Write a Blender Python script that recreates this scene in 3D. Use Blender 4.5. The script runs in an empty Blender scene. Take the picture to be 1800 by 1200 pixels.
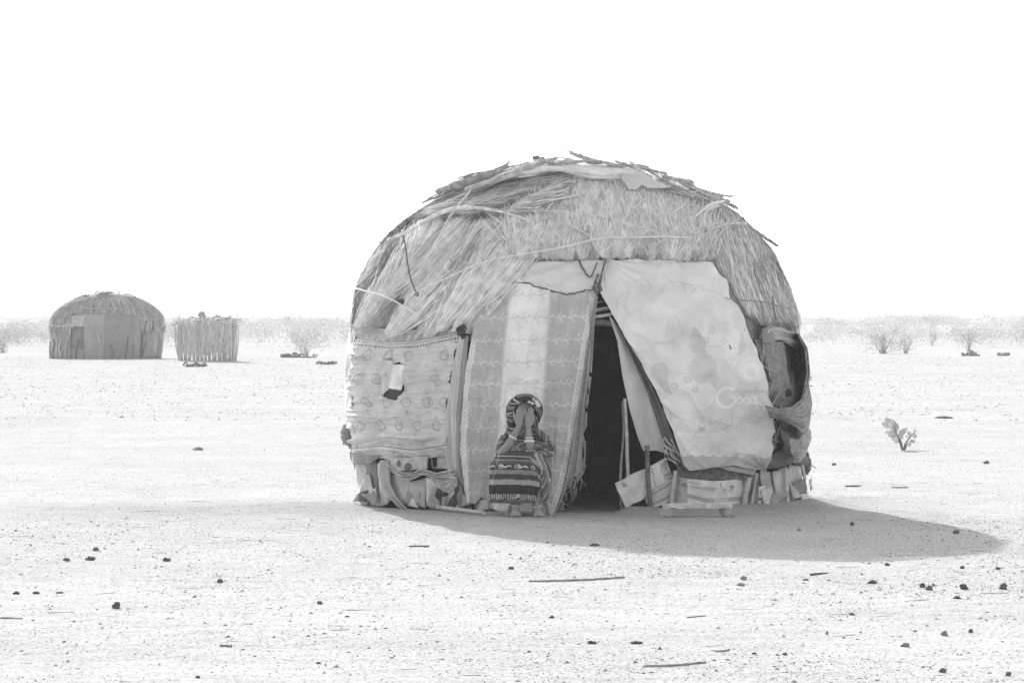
import bpy, math, numpy as np
from mathutils import Vector
R = math.radians
rng = np.random.default_rng(11)
sc = bpy.context.scene
COL = sc.collection

# ------------------------------------------------------------------ camera
CAM_H, CAM_D, PXM = 1.65, 38.0, 195.0        # eye height, distance to the hut, photo pixels per metre at the hut
FPX = PXM * CAM_D                            # focal length in photo pixels (photo 1800 wide)
cam = bpy.data.objects.new('camera', bpy.data.cameras.new('camera'))
COL.objects.link(cam)
cam.location = (0, -CAM_D, CAM_H)
cam.rotation_euler = (R(90), 0, 0)
cam.data.sensor_width = 36.0
cam.data.lens = FPX * 36.0 / 1800.0
cam.data.shift_y = -40.0 / 1800.0
cam.data.clip_start, cam.data.clip_end = 0.5, 6000.0
sc.camera = cam

# ------------------------------------------------------------------ sky, sun, exposure
SUN_EL, SUN_AZ = R(19.5), R(-11.8)           # behind the hut and a little to the left
world = bpy.data.worlds.new('World'); sc.world = world
world.use_nodes = True
nt = world.node_tree
sky = nt.nodes.new('ShaderNodeTexSky'); sky.sky_type = 'NISHITA'; sky.sun_disc = False
sky.sun_elevation, sky.sun_rotation = SUN_EL, SUN_AZ
sky.air_density, sky.dust_density = 1.0, 3.0
bw = nt.nodes.new('ShaderNodeRGBToBW')       # the picture is black and white
bg = nt.nodes['Background']
nt.links.new(sky.outputs[0], bw.inputs[0]); nt.links.new(bw.outputs[0], bg.inputs[0])
bg.inputs[1].default_value = 0.15
sun = bpy.data.objects.new('sun', bpy.data.lights.new('sun', 'SUN'))
COL.objects.link(sun)
sun.data.energy, sun.data.angle, sun.data.color = 3.4, R(0.6), (1, 1, 1)
sdir = Vector((math.sin(SUN_AZ) * math.cos(SUN_EL), math.cos(SUN_AZ) * math.cos(SUN_EL), math.sin(SUN_EL)))
sun.rotation_euler = sdir.to_track_quat('Z', 'Y').to_euler()
sun.location = (-8, 30, 14)
sc.view_settings.view_transform = 'Standard'
sc.view_settings.look = 'None'
sc.view_settings.exposure = 1.40
sc.view_settings.gamma = 1.0
sc.view_settings.use_curve_mapping = False
HAZE = 0.0006                                 # air density per metre
sc.cycles.use_denoising = True
sc.cycles.max_bounces = 8
sc.cycles.diffuse_bounces = 4
sc.cycles.volume_bounces = 1

# ------------------------------------------------------------------ numeric helpers
def vnoise(x, y, seed=0):
    """smooth value noise in 0..1"""
    x = np.asarray(x, float); y = np.asarray(y, float)
    xi = np.floor(x).astype(np.int64); yi = np.floor(y).astype(np.int64)
    fx = x - xi; fy = y - yi
    fx = fx * fx * (3 - 2 * fx); fy = fy * fy * (3 - 2 * fy)
    def h(a, b):
        n = (a * 374761393 + b * 668265263 + seed * 1442695041) & 0xffffffff
        n = ((n ^ (n >> 13)) * 1274126177) & 0xffffffff
        return ((n ^ (n >> 16)) & 0xffff) / 65535.0
    return (h(xi, yi) * (1 - fx) + h(xi + 1, yi) * fx) * (1 - fy) + (h(xi, yi + 1) * (1 - fx) + h(xi + 1, yi + 1) * fx) * fy
def fbm(x, y, seed=0, o=3):
    s = 0; a = 0.5; t = 0
    for k in range(o):
        s = s + a * vnoise(x * 2 ** k, y * 2 ** k, seed + k * 17); t += a; a *= 0.5
    return s / t
def ridge(x, y, seed=0, p=2.5):
    return np.clip(1 - np.abs(2 * fbm(x, y, seed, 3) - 1) * 1.6, 0, 1) ** p
def sstep(a, b, x):
    t = np.clip((np.asarray(x, float) - a) / (b - a), 0, 1)
    return t * t * (3 - 2 * t)
def rs(poly, n):
    """resample a polyline at n points by length"""
    p = np.asarray(poly, float)
    d = np.r_[0, np.cumsum(np.linalg.norm(np.diff(p, axis=0), axis=1))]
    t = np.linspace(0, d[-1], n)
    return np.stack([np.interp(t, d, p[:, k]) for k in range(p.shape[1])], 1)
def crs(poly, n):
    """smooth resample (Catmull-Rom)"""
    p = np.asarray(poly, float)
    q = np.vstack([2 * p[0] - p[1], p, 2 * p[-1] - p[-2]])
    m = len(p) - 1
    t = np.linspace(0, m, n); i = np.minimum(t.astype(int), m - 1); f = (t - i)[:, None]
    a, b, c, d = q[i], q[i + 1], q[i + 2], q[i + 3]
    return 0.5 * (2 * b + (c - a) * f + (2 * a - 5 * b + 4 * c - d) * f ** 2 + (3 * b - a - 3 * c + d) * f ** 3)
def inpoly(x, y, poly):
    x = np.asarray(x, float); y = np.asarray(y, float); c = np.zeros(x.shape, bool)
    n = len(poly)
    for i in range(n):
        x0, y0 = poly[i]; x1, y1 = poly[(i + 1) % n]
        if y0 == y1: continue
        k = ((y0 > y) != (y1 > y)) & (x < (x1 - x0) * (y - y0) / (y1 - y0) + x0)
        c ^= k
    return c
def segd(x, y, pts):
    """distance to a polyline"""
    d = np.full(np.shape(x), 1e9)
    for (x0, y0), (x1, y1) in zip(pts[:-1], pts[1:]):
        dx, dy = x1 - x0, y1 - y0
        t = np.clip(((x - x0) * dx + (y - y0) * dy) / (dx * dx + dy * dy + 1e-9), 0, 1)
        d = np.minimum(d, np.hypot(x - x0 - t * dx, y - y0 - t * dy))
    return d

def W(px, py, Y):
    d = Y + CAM_D
    return np.array(((px - 900) * d / FPX, Y, CAM_H - (py - 560) * d / FPX))
def ground_h(x, y):
    x = np.asarray(x, float); y = np.asarray(y, float)
    near = 0.020 * (fbm(x * 1.3, y * 0.9, 3, 3) - 0.5) + 0.009 * (fbm(x * 5, y * 4, 5, 2) - 0.5)
    hutd = np.hypot(x - 0.6, y)
    soil = 0.05 * np.exp(-((hutd - 2.05) / 0.28) ** 2) * (0.4 + vnoise(x * 2.1, y * 2.1, 9)) * (x > 0.9)
    far = 0.25 * (fbm(x / 14, y / 26, 21, 3) - 0.5) * sstep(45, 110, y)
    bank = 0.35 * sstep(150, 200, y) * (0.5 + fbm(x / 9, y / 30, 31, 2))
    return near * (1 - 0.5 * sstep(30, 90, y)) + soil + far + bank
def G(px, py):
    """point of the flat ground seen at a photo pixel"""
    d = CAM_H * FPX / (py - 560.0)
    x, y = (px - 900) * d / FPX, d - CAM_D
    return np.array((x, y, float(ground_h(x, y))))

# ------------------------------------------------------------------ objects
LOC = {}
def tag(o, label=None, cat=None, group=None, kind=None):
    if label: o['label'] = label
    if cat: o['category'] = cat
    if group: o['group'] = group
    if kind: o['kind'] = kind
    return o
def empty(name, loc, label=None, cat=None, group=None):
    o = bpy.data.objects.new(name, None); COL.objects.link(o)
    o.location = tuple(float(v) for v in loc); o.empty_display_size = 0.3
    LOC[o.name] = np.array(loc, float)
    return tag(o, label, cat, group)
def mk(name, V, F, mat, parent=None, col=None, smooth=True, origin=None):
    """one mesh object from arrays; V in world coordinates, F a list of faces or an (n,k) array"""
    V = np.asarray(V, float)
    base = LOC[parent.name] if parent is not None else (np.array(origin, float) if origin is not None else np.zeros(3))
    me = bpy.data.meshes.new(name)
    v = V - base
    if isinstance(F, np.ndarray):
        nf, k = F.shape; flat = F.ravel(); starts = np.arange(nf) * k; tot = np.full(nf, k)
    else:
        tot = np.array([len(f) for f in F]); flat = np.array([i for f in F for i in f]); starts = np.r_[0, np.cumsum(tot)[:-1]]; nf = len(F)
    me.vertices.add(len(v)); me.vertices.foreach_set('co', v.astype(np.float32).ravel())
    me.loops.add(len(flat)); me.loops.foreach_set('vertex_index', flat.astype(np.int32))
    me.polygons.add(nf); me.polygons.foreach_set('loop_start', starts.astype(np.int32))
    me.polygons.foreach_set('loop_total', tot.astype(np.int32))
    me.polygons.foreach_set('use_smooth', np.full(nf, smooth))
    me.update(calc_edges=True); me.validate()
    if col is not None:
        a = me.color_attributes.new('tone', 'FLOAT_COLOR', 'POINT')
        c = np.ones((len(v), 4), np.float32); c[:, :3] = np.clip(np.asarray(col), 0.005, 0.95)[:, None]
        a.data.foreach_set('color', c.ravel())
    me.materials.append(mat)
    o = bpy.data.objects.new(name, me); COL.objects.link(o)
    if parent is not None:
        o.parent = parent; LOC[o.name] = base
    else:
        o.location = tuple(base); LOC[o.name] = base
    return o
class MB:
    """collects pieces of one mesh"""
    def __init__(s): s.V = []; s.F = []; s.C = []; s.n = 0
    def add(s, V, F, c=0.4):
        V = np.asarray(V, float)
        s.V.append(V); s.F += [tuple(int(i) + s.n for i in f) for f in F]; s.n += len(V)
        s.C.append(np.full(len(V), c) if np.isscalar(c) else np.asarray(c)); return s
    def tube(s, P, r, c=0.4, sides=7, flat=1.0, rough=0.0, seed=0): 
        V, F = tube(P, r, sides, flat, rough, seed); return s.add(V, F, c)
    def build(s, name, mat, parent=None, smooth=True, origin=None):
        return mk(name, np.vstack(s.V), s.F, mat, parent, np.concatenate(s.C), smooth, origin)
def tube(P, r, sides=7, flat=1.0, rough=0.0, seed=0):
    P = np.asarray(P, float); n = len(P)
    r = np.interp(np.linspace(0, 1, n), np.linspace(0, 1, len(np.atleast_1d(r))), np.atleast_1d(r)) if np.ndim(r) else np.full(n, r)
    T = np.gradient(P, axis=0); T /= np.linalg.norm(T, axis=1)[:, None] + 1e-12
    up = np.array((0, 0, 1.0)) if abs(T[:, 2]).mean() < 0.85 else np.array((0, -1.0, 0))
    A = np.cross(T, up); A /= np.linalg.norm(A, axis=1)[:, None] + 1e-12
    B = np.cross(A, T)
    g = np.random.default_rng(seed + 991)
    a = np.arange(sides) / sides * 2 * math.pi
    rr = r[:, None] * (1 + rough * (g.random((n, sides)) - 0.5) * 2)
    V = P[:, None] + (A[:, None] * np.cos(a)[None, :, None] + B[:, None] * (np.sin(a) * flat)[None, :, None]) * rr[..., None]
    V = V.reshape(-1, 3)
    F = [(i * sides + j, i * sides + (j + 1) % sides, (i + 1) * sides + (j + 1) % sides, (i + 1) * sides + j) for i in range(n - 1) for j in range(sides)]
    F.append(tuple(range(sides - 1, -1, -1))); F.append(tuple((n - 1) * sides + j for j in range(sides)))
    return V, F
def grid_faces(nv, nu):
    i = np.arange(nv - 1)[:, None]; j = np.arange(nu - 1)[None, :]
    a = i * nu + j
    return np.stack([a, a + nu, a + nu + 1, a + 1], -1).reshape(-1, 4)
def lump(c, rx, ry, rz, seed, rough=0.25, n=9, m=12, fq=1.8):
    g = np.random.default_rng(seed)
    V = []; F = []
    th = np.linspace(0, math.pi, n); ph = np.arange(m) / m * 2 * math.pi
    off = g.random(3) * 50
    for t in th:
        for p in ph:
            d = np.array((math.sin(t) * math.cos(p), math.sin(t) * math.sin(p), math.cos(t)))
            k = 1 + rough * 2 * (float(fbm(d[0] * fq + off[0] + d[2] * fq * .7, d[1] * fq + off[1] - d[2] * fq * .8, seed, 3)) - 0.5)
            V.append(np.array(c) + d * k * np.array((rx, ry, rz)))
    for i in range(n - 1):
        for j in range(m):
            F.append((i * m + j, (i + 1) * m + j, (i + 1) * m + (j + 1) % m, i * m + (j + 1) % m))
    return np.array(V), F

# ------------------------------------------------------------------ materials (all grey: the photograph is black and white)
def mat(name, val=0.4, attr=False, nscale=8.0, namt=0.3, bump=0.3, bscale=40.0, bdist=0.01, rough=0.9, spec=0.15, stretch=None, detail=4, sheen=0.0):
    m = bpy.data.materials.new(name); m.use_nodes = True
    N = m.node_tree.nodes; L = m.node_tree.links
    b = N['Principled BSDF']
    b.inputs['Roughness'].default_value = rough
    b.inputs['Specular IOR Level'].default_value = spec
    if sheen: b.inputs['Sheen Weight'].default_value = sheen
    tc = N.new('ShaderNodeTexCoord'); vec = tc.outputs['Object']
    if stretch:
        mp = N.new('ShaderNodeMapping'); mp.inputs['Scale'].default_value = stretch
        L.new(vec, mp.inputs[0]); vec = mp.outputs[0]
    n1 = N.new('ShaderNodeTexNoise'); n1.inputs['Scale'].default_value = nscale; n1.inputs['Detail'].default_value = detail
    L.new(vec, n1.inputs['Vector'])
    mr = N.new('ShaderNodeMapRange'); mr.inputs[1].default_value = 0.25; mr.inputs[2].default_value = 0.75
    mr.inputs[3].default_value = 1 - namt; mr.inputs[4].default_value = 1 + namt
    L.new(n1.outputs[0], mr.inputs[0])
    mu = N.new('ShaderNodeVectorMath'); mu.operation = 'SCALE'
    if attr:
        a = N.new('ShaderNodeVertexColor'); a.layer_name = 'tone'; L.new(a.outputs[0], mu.inputs[0])
    else:
        mu.inputs[0].default_value = (val,) * 3
    L.new(mr.outputs[0], mu.inputs['Scale'])
    L.new(mu.outputs[0], b.inputs['Base Color'])
    if bump:
        n2 = N.new('ShaderNodeTexNoise'); n2.inputs['Scale'].default_value = bscale; n2.inputs['Detail'].default_value = 5
        L.new(vec, n2.inputs['Vector'])
        bp = N.new('ShaderNodeBump'); bp.inputs['Strength'].default_value = bump; bp.inputs['Distance'].default_value = bdist
        L.new(n2.outputs[0], bp.inputs['Height']); L.new(bp.outputs[0], b.inputs['Normal'])
    return m
M_CLOTH = mat('printed cotton cloth', attr=True, nscale=5, namt=0.10, bump=0.25, bscale=60, bdist=0.006)
M_STRAW = mat('dry straw', attr=True, nscale=14, namt=0.22, bump=0.3, bscale=90, bdist=0.006)
M_WOOD = mat('weathered wood', attr=True, nscale=16, namt=0.35, bump=0.5, bscale=70, bdist=0.006)
M_CARD = mat('old cardboard', attr=True, nscale=9, namt=0.22, bump=0.4, bscale=30, bdist=0.012)
M_HIDE = mat('dried cow hide', attr=True, nscale=26, namt=0.4, bump=0.5, bscale=55, bdist=0.01)
M_ROPE = mat('cord', attr=True, nscale=30, namt=0.1, bump=0.2, bscale=200, bdist=0.002)
M_BARK = mat('peeling bark', attr=True, nscale=20, namt=0.4, bump=0.8, bscale=45, bdist=0.015)
M_SKIN = mat('dark skin', attr=True, nscale=30, namt=0.15, bump=0.15, bscale=150, bdist=0.002, rough=0.6, spec=0.3)
M_STONE = mat('dark stone', attr=True, nscale=60, namt=0.4, bump=0.6, bscale=110, bdist=0.004)
M_LEAF = mat('leaf', attr=True, nscale=5, namt=0.25, bump=0)
M_INNER = mat('shade darkened inside', 0.014, nscale=6, namt=0.4, bump=0.5, bscale=25, bdist=0.02)  # near-black tone puts the doorway's shade into the colour
M_METAL = mat('pale bangle', 0.75, nscale=30, namt=0.05, bump=0, rough=0.45, spec=0.5)
# ================================================================== SETTING
def sand_material():
    m = bpy.data.materials.new('pale sand'); m.use_nodes = True
    N = m.node_tree.nodes; L = m.node_tree.links; b = N['Principled BSDF']
    b.inputs['Roughness'].default_value = 1.0; b.inputs['Specular IOR Level'].default_value = 0.0
    tc = N.new('ShaderNodeTexCoord')
    def noise(scale, det=4, st=(1, 1, 1)):
        mp = N.new('ShaderNodeMapping'); mp.inputs['Scale'].default_value = st
        L.new(tc.outputs['Object'], mp.inputs[0])
        n = N.new('ShaderNodeTexNoise'); n.inputs['Scale'].default_value = scale; n.inputs['Detail'].default_value = det
        L.new(mp.outputs[0], n.inputs['Vector']); return n.outputs[0]
    def rng_(src, a, c, lo, hi):
        r = N.new('ShaderNodeMapRange'); L.new(src, r.inputs[0])
        for k, v in zip((1, 2, 3, 4), (a, c, lo, hi)): r.inputs[k].default_value = v
        return r.outputs[0]
    def mul(a, c):
        k = N.new('ShaderNodeMath'); k.operation = 'MULTIPLY'; L.new(a, k.inputs[0]); L.new(c, k.inputs[1]); return k.outputs[0]
    big = rng_(noise(0.45, 4, (0.7, 1.0, 1)), 0.3, 0.7, 0.93, 1.05)          # trodden and loose patches
    mid = rng_(noise(3.5, 4), 0.3, 0.7, 0.94, 1.06)
    grain = rng_(noise(38, 5), 0.45, 0.70, 1.06, 0.50)                        # coarser darker grains
    spk = rng_(noise(90, 3), 0.54, 0.70, 1.04, 0.40)
    v = mul(mul(big, mid), mul(grain, spk))
    sc_ = N.new('ShaderNodeVectorMath'); sc_.operation = 'SCALE'; vc = N.new('ShaderNodeVertexColor'); vc.layer_name = 'tone'; L.new(vc.outputs[0], sc_.inputs[0])
    L.new(v, sc_.inputs['Scale']); L.new(sc_.outputs[0], b.inputs['Base Color'])
    b1 = N.new('ShaderNodeBump'); b1.inputs['Strength'].default_value = 0.55; b1.inputs['Distance'].default_value = 0.012
    L.new(noise(22, 6), b1.inputs['Height'])
    b2 = N.new('ShaderNodeBump'); b2.inputs['Strength'].default_value = 0.5; b2.inputs['Distance'].default_value = 0.035
    L.new(noise(5, 4, (1, 0.8, 1)), b2.inputs['Height']); L.new(b1.outputs[0], b2.inputs['Normal'])
    L.new(b2.outputs[0], b.inputs['Normal'])
    return m
M_SAND = sand_material()
gx = np.r_[-np.geomspace(1500, 9, 46), np.arange(-8.8, 8.81, 0.11), np.geomspace(9, 1500, 46)]
gy = np.r_[np.linspace(-60, -22, 12), np.arange(-21, 6, 0.07), np.geomspace(6.1, 2600, 220)]
GX, GY = np.meshgrid(gx, gy)
GZ = ground_h(GX, GY)
gf = grid_faces(len(gy), len(gx))[:, ::-1]
# trodden, dirtier ground left of the hut and before the door; crusty mottling elsewhere
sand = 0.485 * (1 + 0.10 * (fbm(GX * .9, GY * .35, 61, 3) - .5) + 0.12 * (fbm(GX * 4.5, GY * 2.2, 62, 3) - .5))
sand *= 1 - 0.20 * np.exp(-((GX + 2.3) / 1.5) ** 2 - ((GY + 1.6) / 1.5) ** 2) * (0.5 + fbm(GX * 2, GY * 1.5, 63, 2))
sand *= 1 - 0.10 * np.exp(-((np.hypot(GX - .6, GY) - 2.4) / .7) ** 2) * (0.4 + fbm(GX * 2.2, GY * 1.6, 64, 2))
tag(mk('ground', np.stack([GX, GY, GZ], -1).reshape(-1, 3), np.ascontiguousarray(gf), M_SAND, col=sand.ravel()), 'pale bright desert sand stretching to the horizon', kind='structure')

# low ridges on the horizon
M_RIDGE = mat('scrub covered ridge', 0.42, nscale=0.12, namt=0.35, bump=0.6, bscale=0.6, bdist=1.0)
rx = np.linspace(-420, 420, 900)
mb = MB()
for (Y0, amp, base, sd, thick) in ((1150, 3.0, 4.0, 4, 60), (820, 2.2, 2.7, 14, 40)):
    hgt = base + amp * (fbm(rx / 70, rx * 0 + sd, sd, 3) - 0.35) + 0.7 * (fbm(rx / 9, rx * 0 + sd, sd + 3, 3) - 0.5)
    rows = []
    for k in np.linspace(0, 1, 9):
        rows.append(np.stack([rx, Y0 + (k - 0.5) * thick + 6 * fbm(rx / 11, rx * 0 + k * 3, 7), ground_h(rx, rx * 0 + Y0) - 0.3 + np.maximum(hgt, 0.3) * math.sin(k * math.pi) ** 0.6 * (0.85 + 0.3 * vnoise(rx / 3, rx * 0 + k * 9, 8))], 1))
    mb.add(np.vstack(rows), [tuple(f[::-1]) for f in grid_faces(9, len(rx))], 0.16)
tag(mb.build('hills', M_RIDGE), 'low hazy ridges along the horizon', kind='structure')

# ------------------------------------------------------------------ scrub
def bush_mesh(rg, c, w, h, n, leaf, tone, MBo=None):
    """leaf clumps spread through a crown on thin stems; returns quads, tones"""
    k = max(4, int(n / 22))
    a = rg.random(k) * 2 * math.pi; rad = np.sqrt(rg.random(k)) * w * 0.5
    cz = h * (0.25 + 0.65 * rg.random(k)) * (1 - 0.35 * (rad / (w * 0.5)) ** 2)
    cc = np.stack([c[0] + rad * np.cos(a), c[1] + rad * np.sin(a), c[2] + cz], 1)
    ct = tone * (0.65 + 0.7 * rg.random(k))
    id_ = rg.integers(0, k, n)
    s = np.array((0.16 * w, 0.16 * w, 0.15 * h))
    P = cc[id_] + rg.normal(size=(n, 3)) * s
    P[:, 2] = np.maximum(P[:, 2], c[2] + 0.03)
    d1 = rg.normal(size=(n, 3)); d1 /= np.linalg.norm(d1, axis=1)[:, None]
    d2 = np.cross(d1, rg.normal(size=(n, 3))); d2 /= np.linalg.norm(d2, axis=1)[:, None] + 1e-9
    L = leaf * (0.5 + rg.random(n))[:, None]
    q = np.stack([P - d1 * L, P + d2 * L * 0.45, P + d1 * L, P - d2 * L * 0.45], 1).reshape(-1, 3)
    t = np.repeat(ct[id_] * (0.8 + 0.4 * rg.random(n)), 4)
    return q, t
def bush_stems(rg, c, w, h, n, r=0.012, tone=0.34):
    m = MB()
    for i in range(n):
        a = rg.random() * 6.283; rr = w * 0.5 * math.sqrt(rg.random())
        tip = np.array((c[0] + rr * math.cos(a), c[1] + rr * math.sin(a), c[2] + h * (0.5 + 0.5 * rg.random())))
        b0 = np.array(c, float) + np.array((rg.normal() * 0.05 * w, rg.normal() * 0.05 * w, -0.03))
        mid = (b0 + tip) / 2 + rg.normal(size=3) * 0.06 * w
        m.tube(crs([b0, mid, tip], 6), [r, r * 0.35], tone, 4)
    return m
rg = np.random.default_rng(5)
QS, TS = [], []
for i in range(620):
    u = rg.random()
    d = 215 + 160 * u ** 1.6 if i < 430 else 380 + 330 * rg.random()
    px = rg.uniform(-60, 1860)
    if i < 430:
        dens = 0.5 + 0.5 * math.sin(px / 95.0 + 1.0) * math.cos(px / 41.0)
        if px < 640: lo = 0.25
        else: lo = 0.1
        if rg.random() < 0.22 * (1 - dens): continue
    x = (px - 900) * d / FPX; y = d - CAM_D
    far = i >= 430
    h = rg.uniform(0.7, 1.45) * (1.0 if px > 700 else 1.0) if not far else rg.uniform(1.5, 2.5)
    w = h * rg.uniform(1.2, 2.2)
    q, t = bush_mesh(rg, (x, y, float(ground_h(x, y))), w, h, int(420 if not far else 260), 0.036 if not far else 0.09, rg.uniform(0.45, 0.68))  # leaf tone raised, so part of the distant haze is in the colour
    QS.append(q); TS.append(t)
Q = np.vstack(QS)
tag(mk('scrub', Q, np.arange(len(Q)).reshape(-1, 4), M_LEAF, col=np.concatenate(TS), smooth=False), 'hazy band of low desert scrub before the horizon', kind='stuff')
# bushes that stand out of the band
def single_bush(px, py, wpx, hpx, n, leaf, tone, label, seed, stems=14):
    g = np.random.default_rng(seed)
    p = G(px, py); s = FPX / (p[1] + CAM_D)
    e = empty('desert_bush', p, label, 'bush', 'bushes at the edge of the scrub')
    q, t = bush_mesh(g, p, wpx / s, hpx / s, n, leaf, tone)
    mk('foliage', q, np.arange(len(q)).reshape(-1, 4), M_LEAF, e, t, smooth=False)
    bush_stems(g, p, wpx / s, hpx / s, stems, 0.014).build('stem', M_WOOD, e)
single_bush(535, 624, 80, 50, 700, 0.036, 0.40, 'pale bush left of the large hut above dark dead branches', 1)
single_bush(1553, 622, 58, 48, 760, 0.034, 0.34, 'rounded twiggy bush in front of the scrub, right of the large hut', 2, 30)
single_bush(1592, 622, 34, 30, 300, 0.034, 0.36, 'small low bush touching the right side of a rounded twiggy bush', 3)
single_bush(1640, 616, 14, 26, 110, 0.036, 0.28, 'narrow dark shoot standing alone before the right scrub', 4, 4)
single_bush(1703, 621, 34, 44, 280, 0.034, 0.38, 'thin open bush above a dark branch heap on the right', 6)
single_bush(4, 622, 26, 36, 360, 0.036, 0.32, 'dark bush cut by the left edge of the picture', 7)
single_bush(30, 612, 60, 36, 360, 0.036, 0.38, 'loose pale bush between the left picture edge and far hut', 8)
def brush_pile(px, py, wpx, hpx, label, seed):
    g = np.random.default_rng(seed); p = G(px, py); s = FPX / (p[1] + CAM_D)
    w, h = wpx / s, hpx / s
    m = MB()
    for i in range(26):
        a = np.array((g.uniform(-w / 2, w / 2), g.uniform(-0.5, 0.5), 0.03 + g.random() * h * 0.6))
        d = np.array((g.choice((-1, 1)) * g.uniform(0.3, 0.9), g.normal() * 0.3, g.normal() * 0.10))
        b = a + d * w * 0.25; b[0] = np.clip(b[0], -w / 2, w / 2); b[2] = max(b[2], 0.02)
        m.tube(p + crs([a, (a + b) / 2 + g.normal(size=3) * 0.04, b], 5), [0.05, 0.02], g.uniform(0.16, 0.3), 5, rough=0.3, seed=i)
    V, F = lump(p + np.array((0, 0, .02)), w * .46, .35, h * .30, seed, 0.6, 12, 26, 2.5); m.add(V, F, 0.2)
    tag(m.build('branch_heap', M_WOOD, origin=p), label, 'branches', 'heaps of dead branches')
brush_pile(525, 631, 66, 9, 'long dark heap of dead branches on the sand left of the large hut', 11)
brush_pile(572, 639, 30, 5, 'short dark heap of branches nearest the left wall of the large hut', 12)
brush_pile(1705, 626, 30, 6, 'dark heap of branches on the right under a thin open bush', 13)
brush_pile(1763, 626, 18, 6, 'small dark branch heap nearest the right picture edge', 14)
brush_pile(343, 644, 42, 3, 'thin line of dead sticks on the sand below the stick pen', 15)
# ================================================================== THE LARGE HUT
HX, HY = (1018 - 900) / PXM, 0.0
R0, ZW, HZ = 2.0, 1.5, 1.53
def prof(z, g=0.0):
    z = np.asarray(z, float)
    lo = 1.955 + 0.045 * z / ZW + g
    hi = (R0 + g) * np.clip(1 - ((z - ZW) / (HZ + g)) ** 2, 0, 1) ** 0.55
    return np.where(z < ZW, lo, hi)
def squeeze(x, z):
    """the dome leans in a little on its right side above the wall"""
    return np.where(x > 0, 1 - 0.045 * sstep(0.8, 1.5, z), 1.0)
_YS = np.linspace(-2.4, 0.35, 150)
def hit(px, py, off=0.0, snap=False, grow=0.0):
    """photo pixel -> point on the hut's wall or dome (nearest point of the sight line when it passes outside), moved outward by off"""
    px = np.atleast_1d(np.asarray(px, float)); py = np.atleast_1d(np.asarray(py, float)); sh = px.shape
    px = px.ravel(); py = py.ravel(); off = np.broadcast_to(np.asarray(off, float), sh).ravel()
    out = np.zeros((len(px), 3)); miss = np.zeros(len(px))
    for a in range(0, len(px), 40000):
        x_, y_ = px[a:a + 40000, None], py[a:a + 40000, None]
        d = _YS[None] + CAM_D
        X = (x_ - 900) * d / FPX - HX; Z = CAM_H - (y_ - 560) * d / FPX
        f = np.hypot(X / squeeze(X, Z), _YS[None]) - prof(np.maximum(Z, 0), grow)
        neg = f < 0; anyn = neg.any(1)
        i = np.where(anyn, neg.argmax(1), f.argmin(1)); r = np.arange(len(i))
        i0 = np.maximum(i - 1, 0); f0, f1 = f[r, i0], f[r, i]
        t = np.where(anyn & (i > 0), f0 / (f0 - f1 + 1e-12), 1.0)
        Y = _YS[i0] + (_YS[i] - _YS[i0]) * t
        dd = Y + CAM_D
        out[a:a + 40000] = np.stack([(px[a:a + 40000] - 900) * dd / FPX, Y, CAM_H - (py[a:a + 40000] - 560) * dd / FPX], 1)
        miss[a:a + 40000] = np.where(anyn, 0, np.maximum(f[r, i], 0))
    if snap:                                    # outside the outline: bring the point down on to the dome
        q = out - np.array((HX, HY, ZW)); q[:, 0] /= squeeze(q[:, 0], out[:, 2]); up = q[:, 2] > 0
        g = np.where(up, np.sqrt((q[:, 0] ** 2 + q[:, 1] ** 2) / R0 ** 2 + (q[:, 2] / HZ) ** 2), np.hypot(q[:, 0], q[:, 1]) / R0)
        q = np.where(up[:, None], q / np.maximum(g, 1)[:, None], q / np.array((1, 1, 1e9)) / np.maximum(g, 1)[:, None] + q * np.array((0, 0, 1)))
        q[:, 0] *= squeeze(q[:, 0], q[:, 2] + ZW)
        out = np.where((miss > 0)[:, None], q + np.array((HX, HY, ZW)), out)
    else: off = np.maximum(off - miss, 0.0 * off)
    n = normal(out)
    out = out + n * (off * (1 - 0.72 * np.clip(n[:, 2], 0, 1) ** 3))[:, None]
    out[:, 2] = np.maximum(out[:, 2], 0.004)
    return out.reshape(sh + (3,))
def normal(P):
    x, y, z = P[..., 0] - HX, P[..., 1] - HY, P[..., 2]
    nz = np.where(z > ZW, (z - ZW) / HZ ** 2, 0.0)
    n = np.stack([x / R0 ** 2, y / R0 ** 2, nz], -1)
    return n / (np.linalg.norm(n, axis=-1)[..., None] + 1e-9)
def surf(th, z, off=0.0):
    r = prof(z)
    P = np.stack([HX + r * np.sin(th) * squeeze(np.sin(th), z), HY - r * np.cos(th), np.asarray(z, float) + 0 * th], -1)
    return P + normal(P) * np.asarray(off)[..., None] if np.ndim(off) else P + normal(P) * off
hut = empty('dome_hut', (HX, HY, 0), 'large dome hut of straw thatch and patterned cloths with open doorway', 'hut')

DOOR = [(1048, 528), (1072, 556), (1084, 600), (1112, 680), (1150, 770), (1172, 800), (1172, 840), (1110, 905), (995, 915), (1000, 870), (1026, 820), (1028, 700), (1036, 600)]
def project(P):
    d = P[..., 1] + CAM_D
    return 900 + FPX * P[..., 0] / d, 560 - FPX * (P[..., 2] - CAM_H) / d
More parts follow.
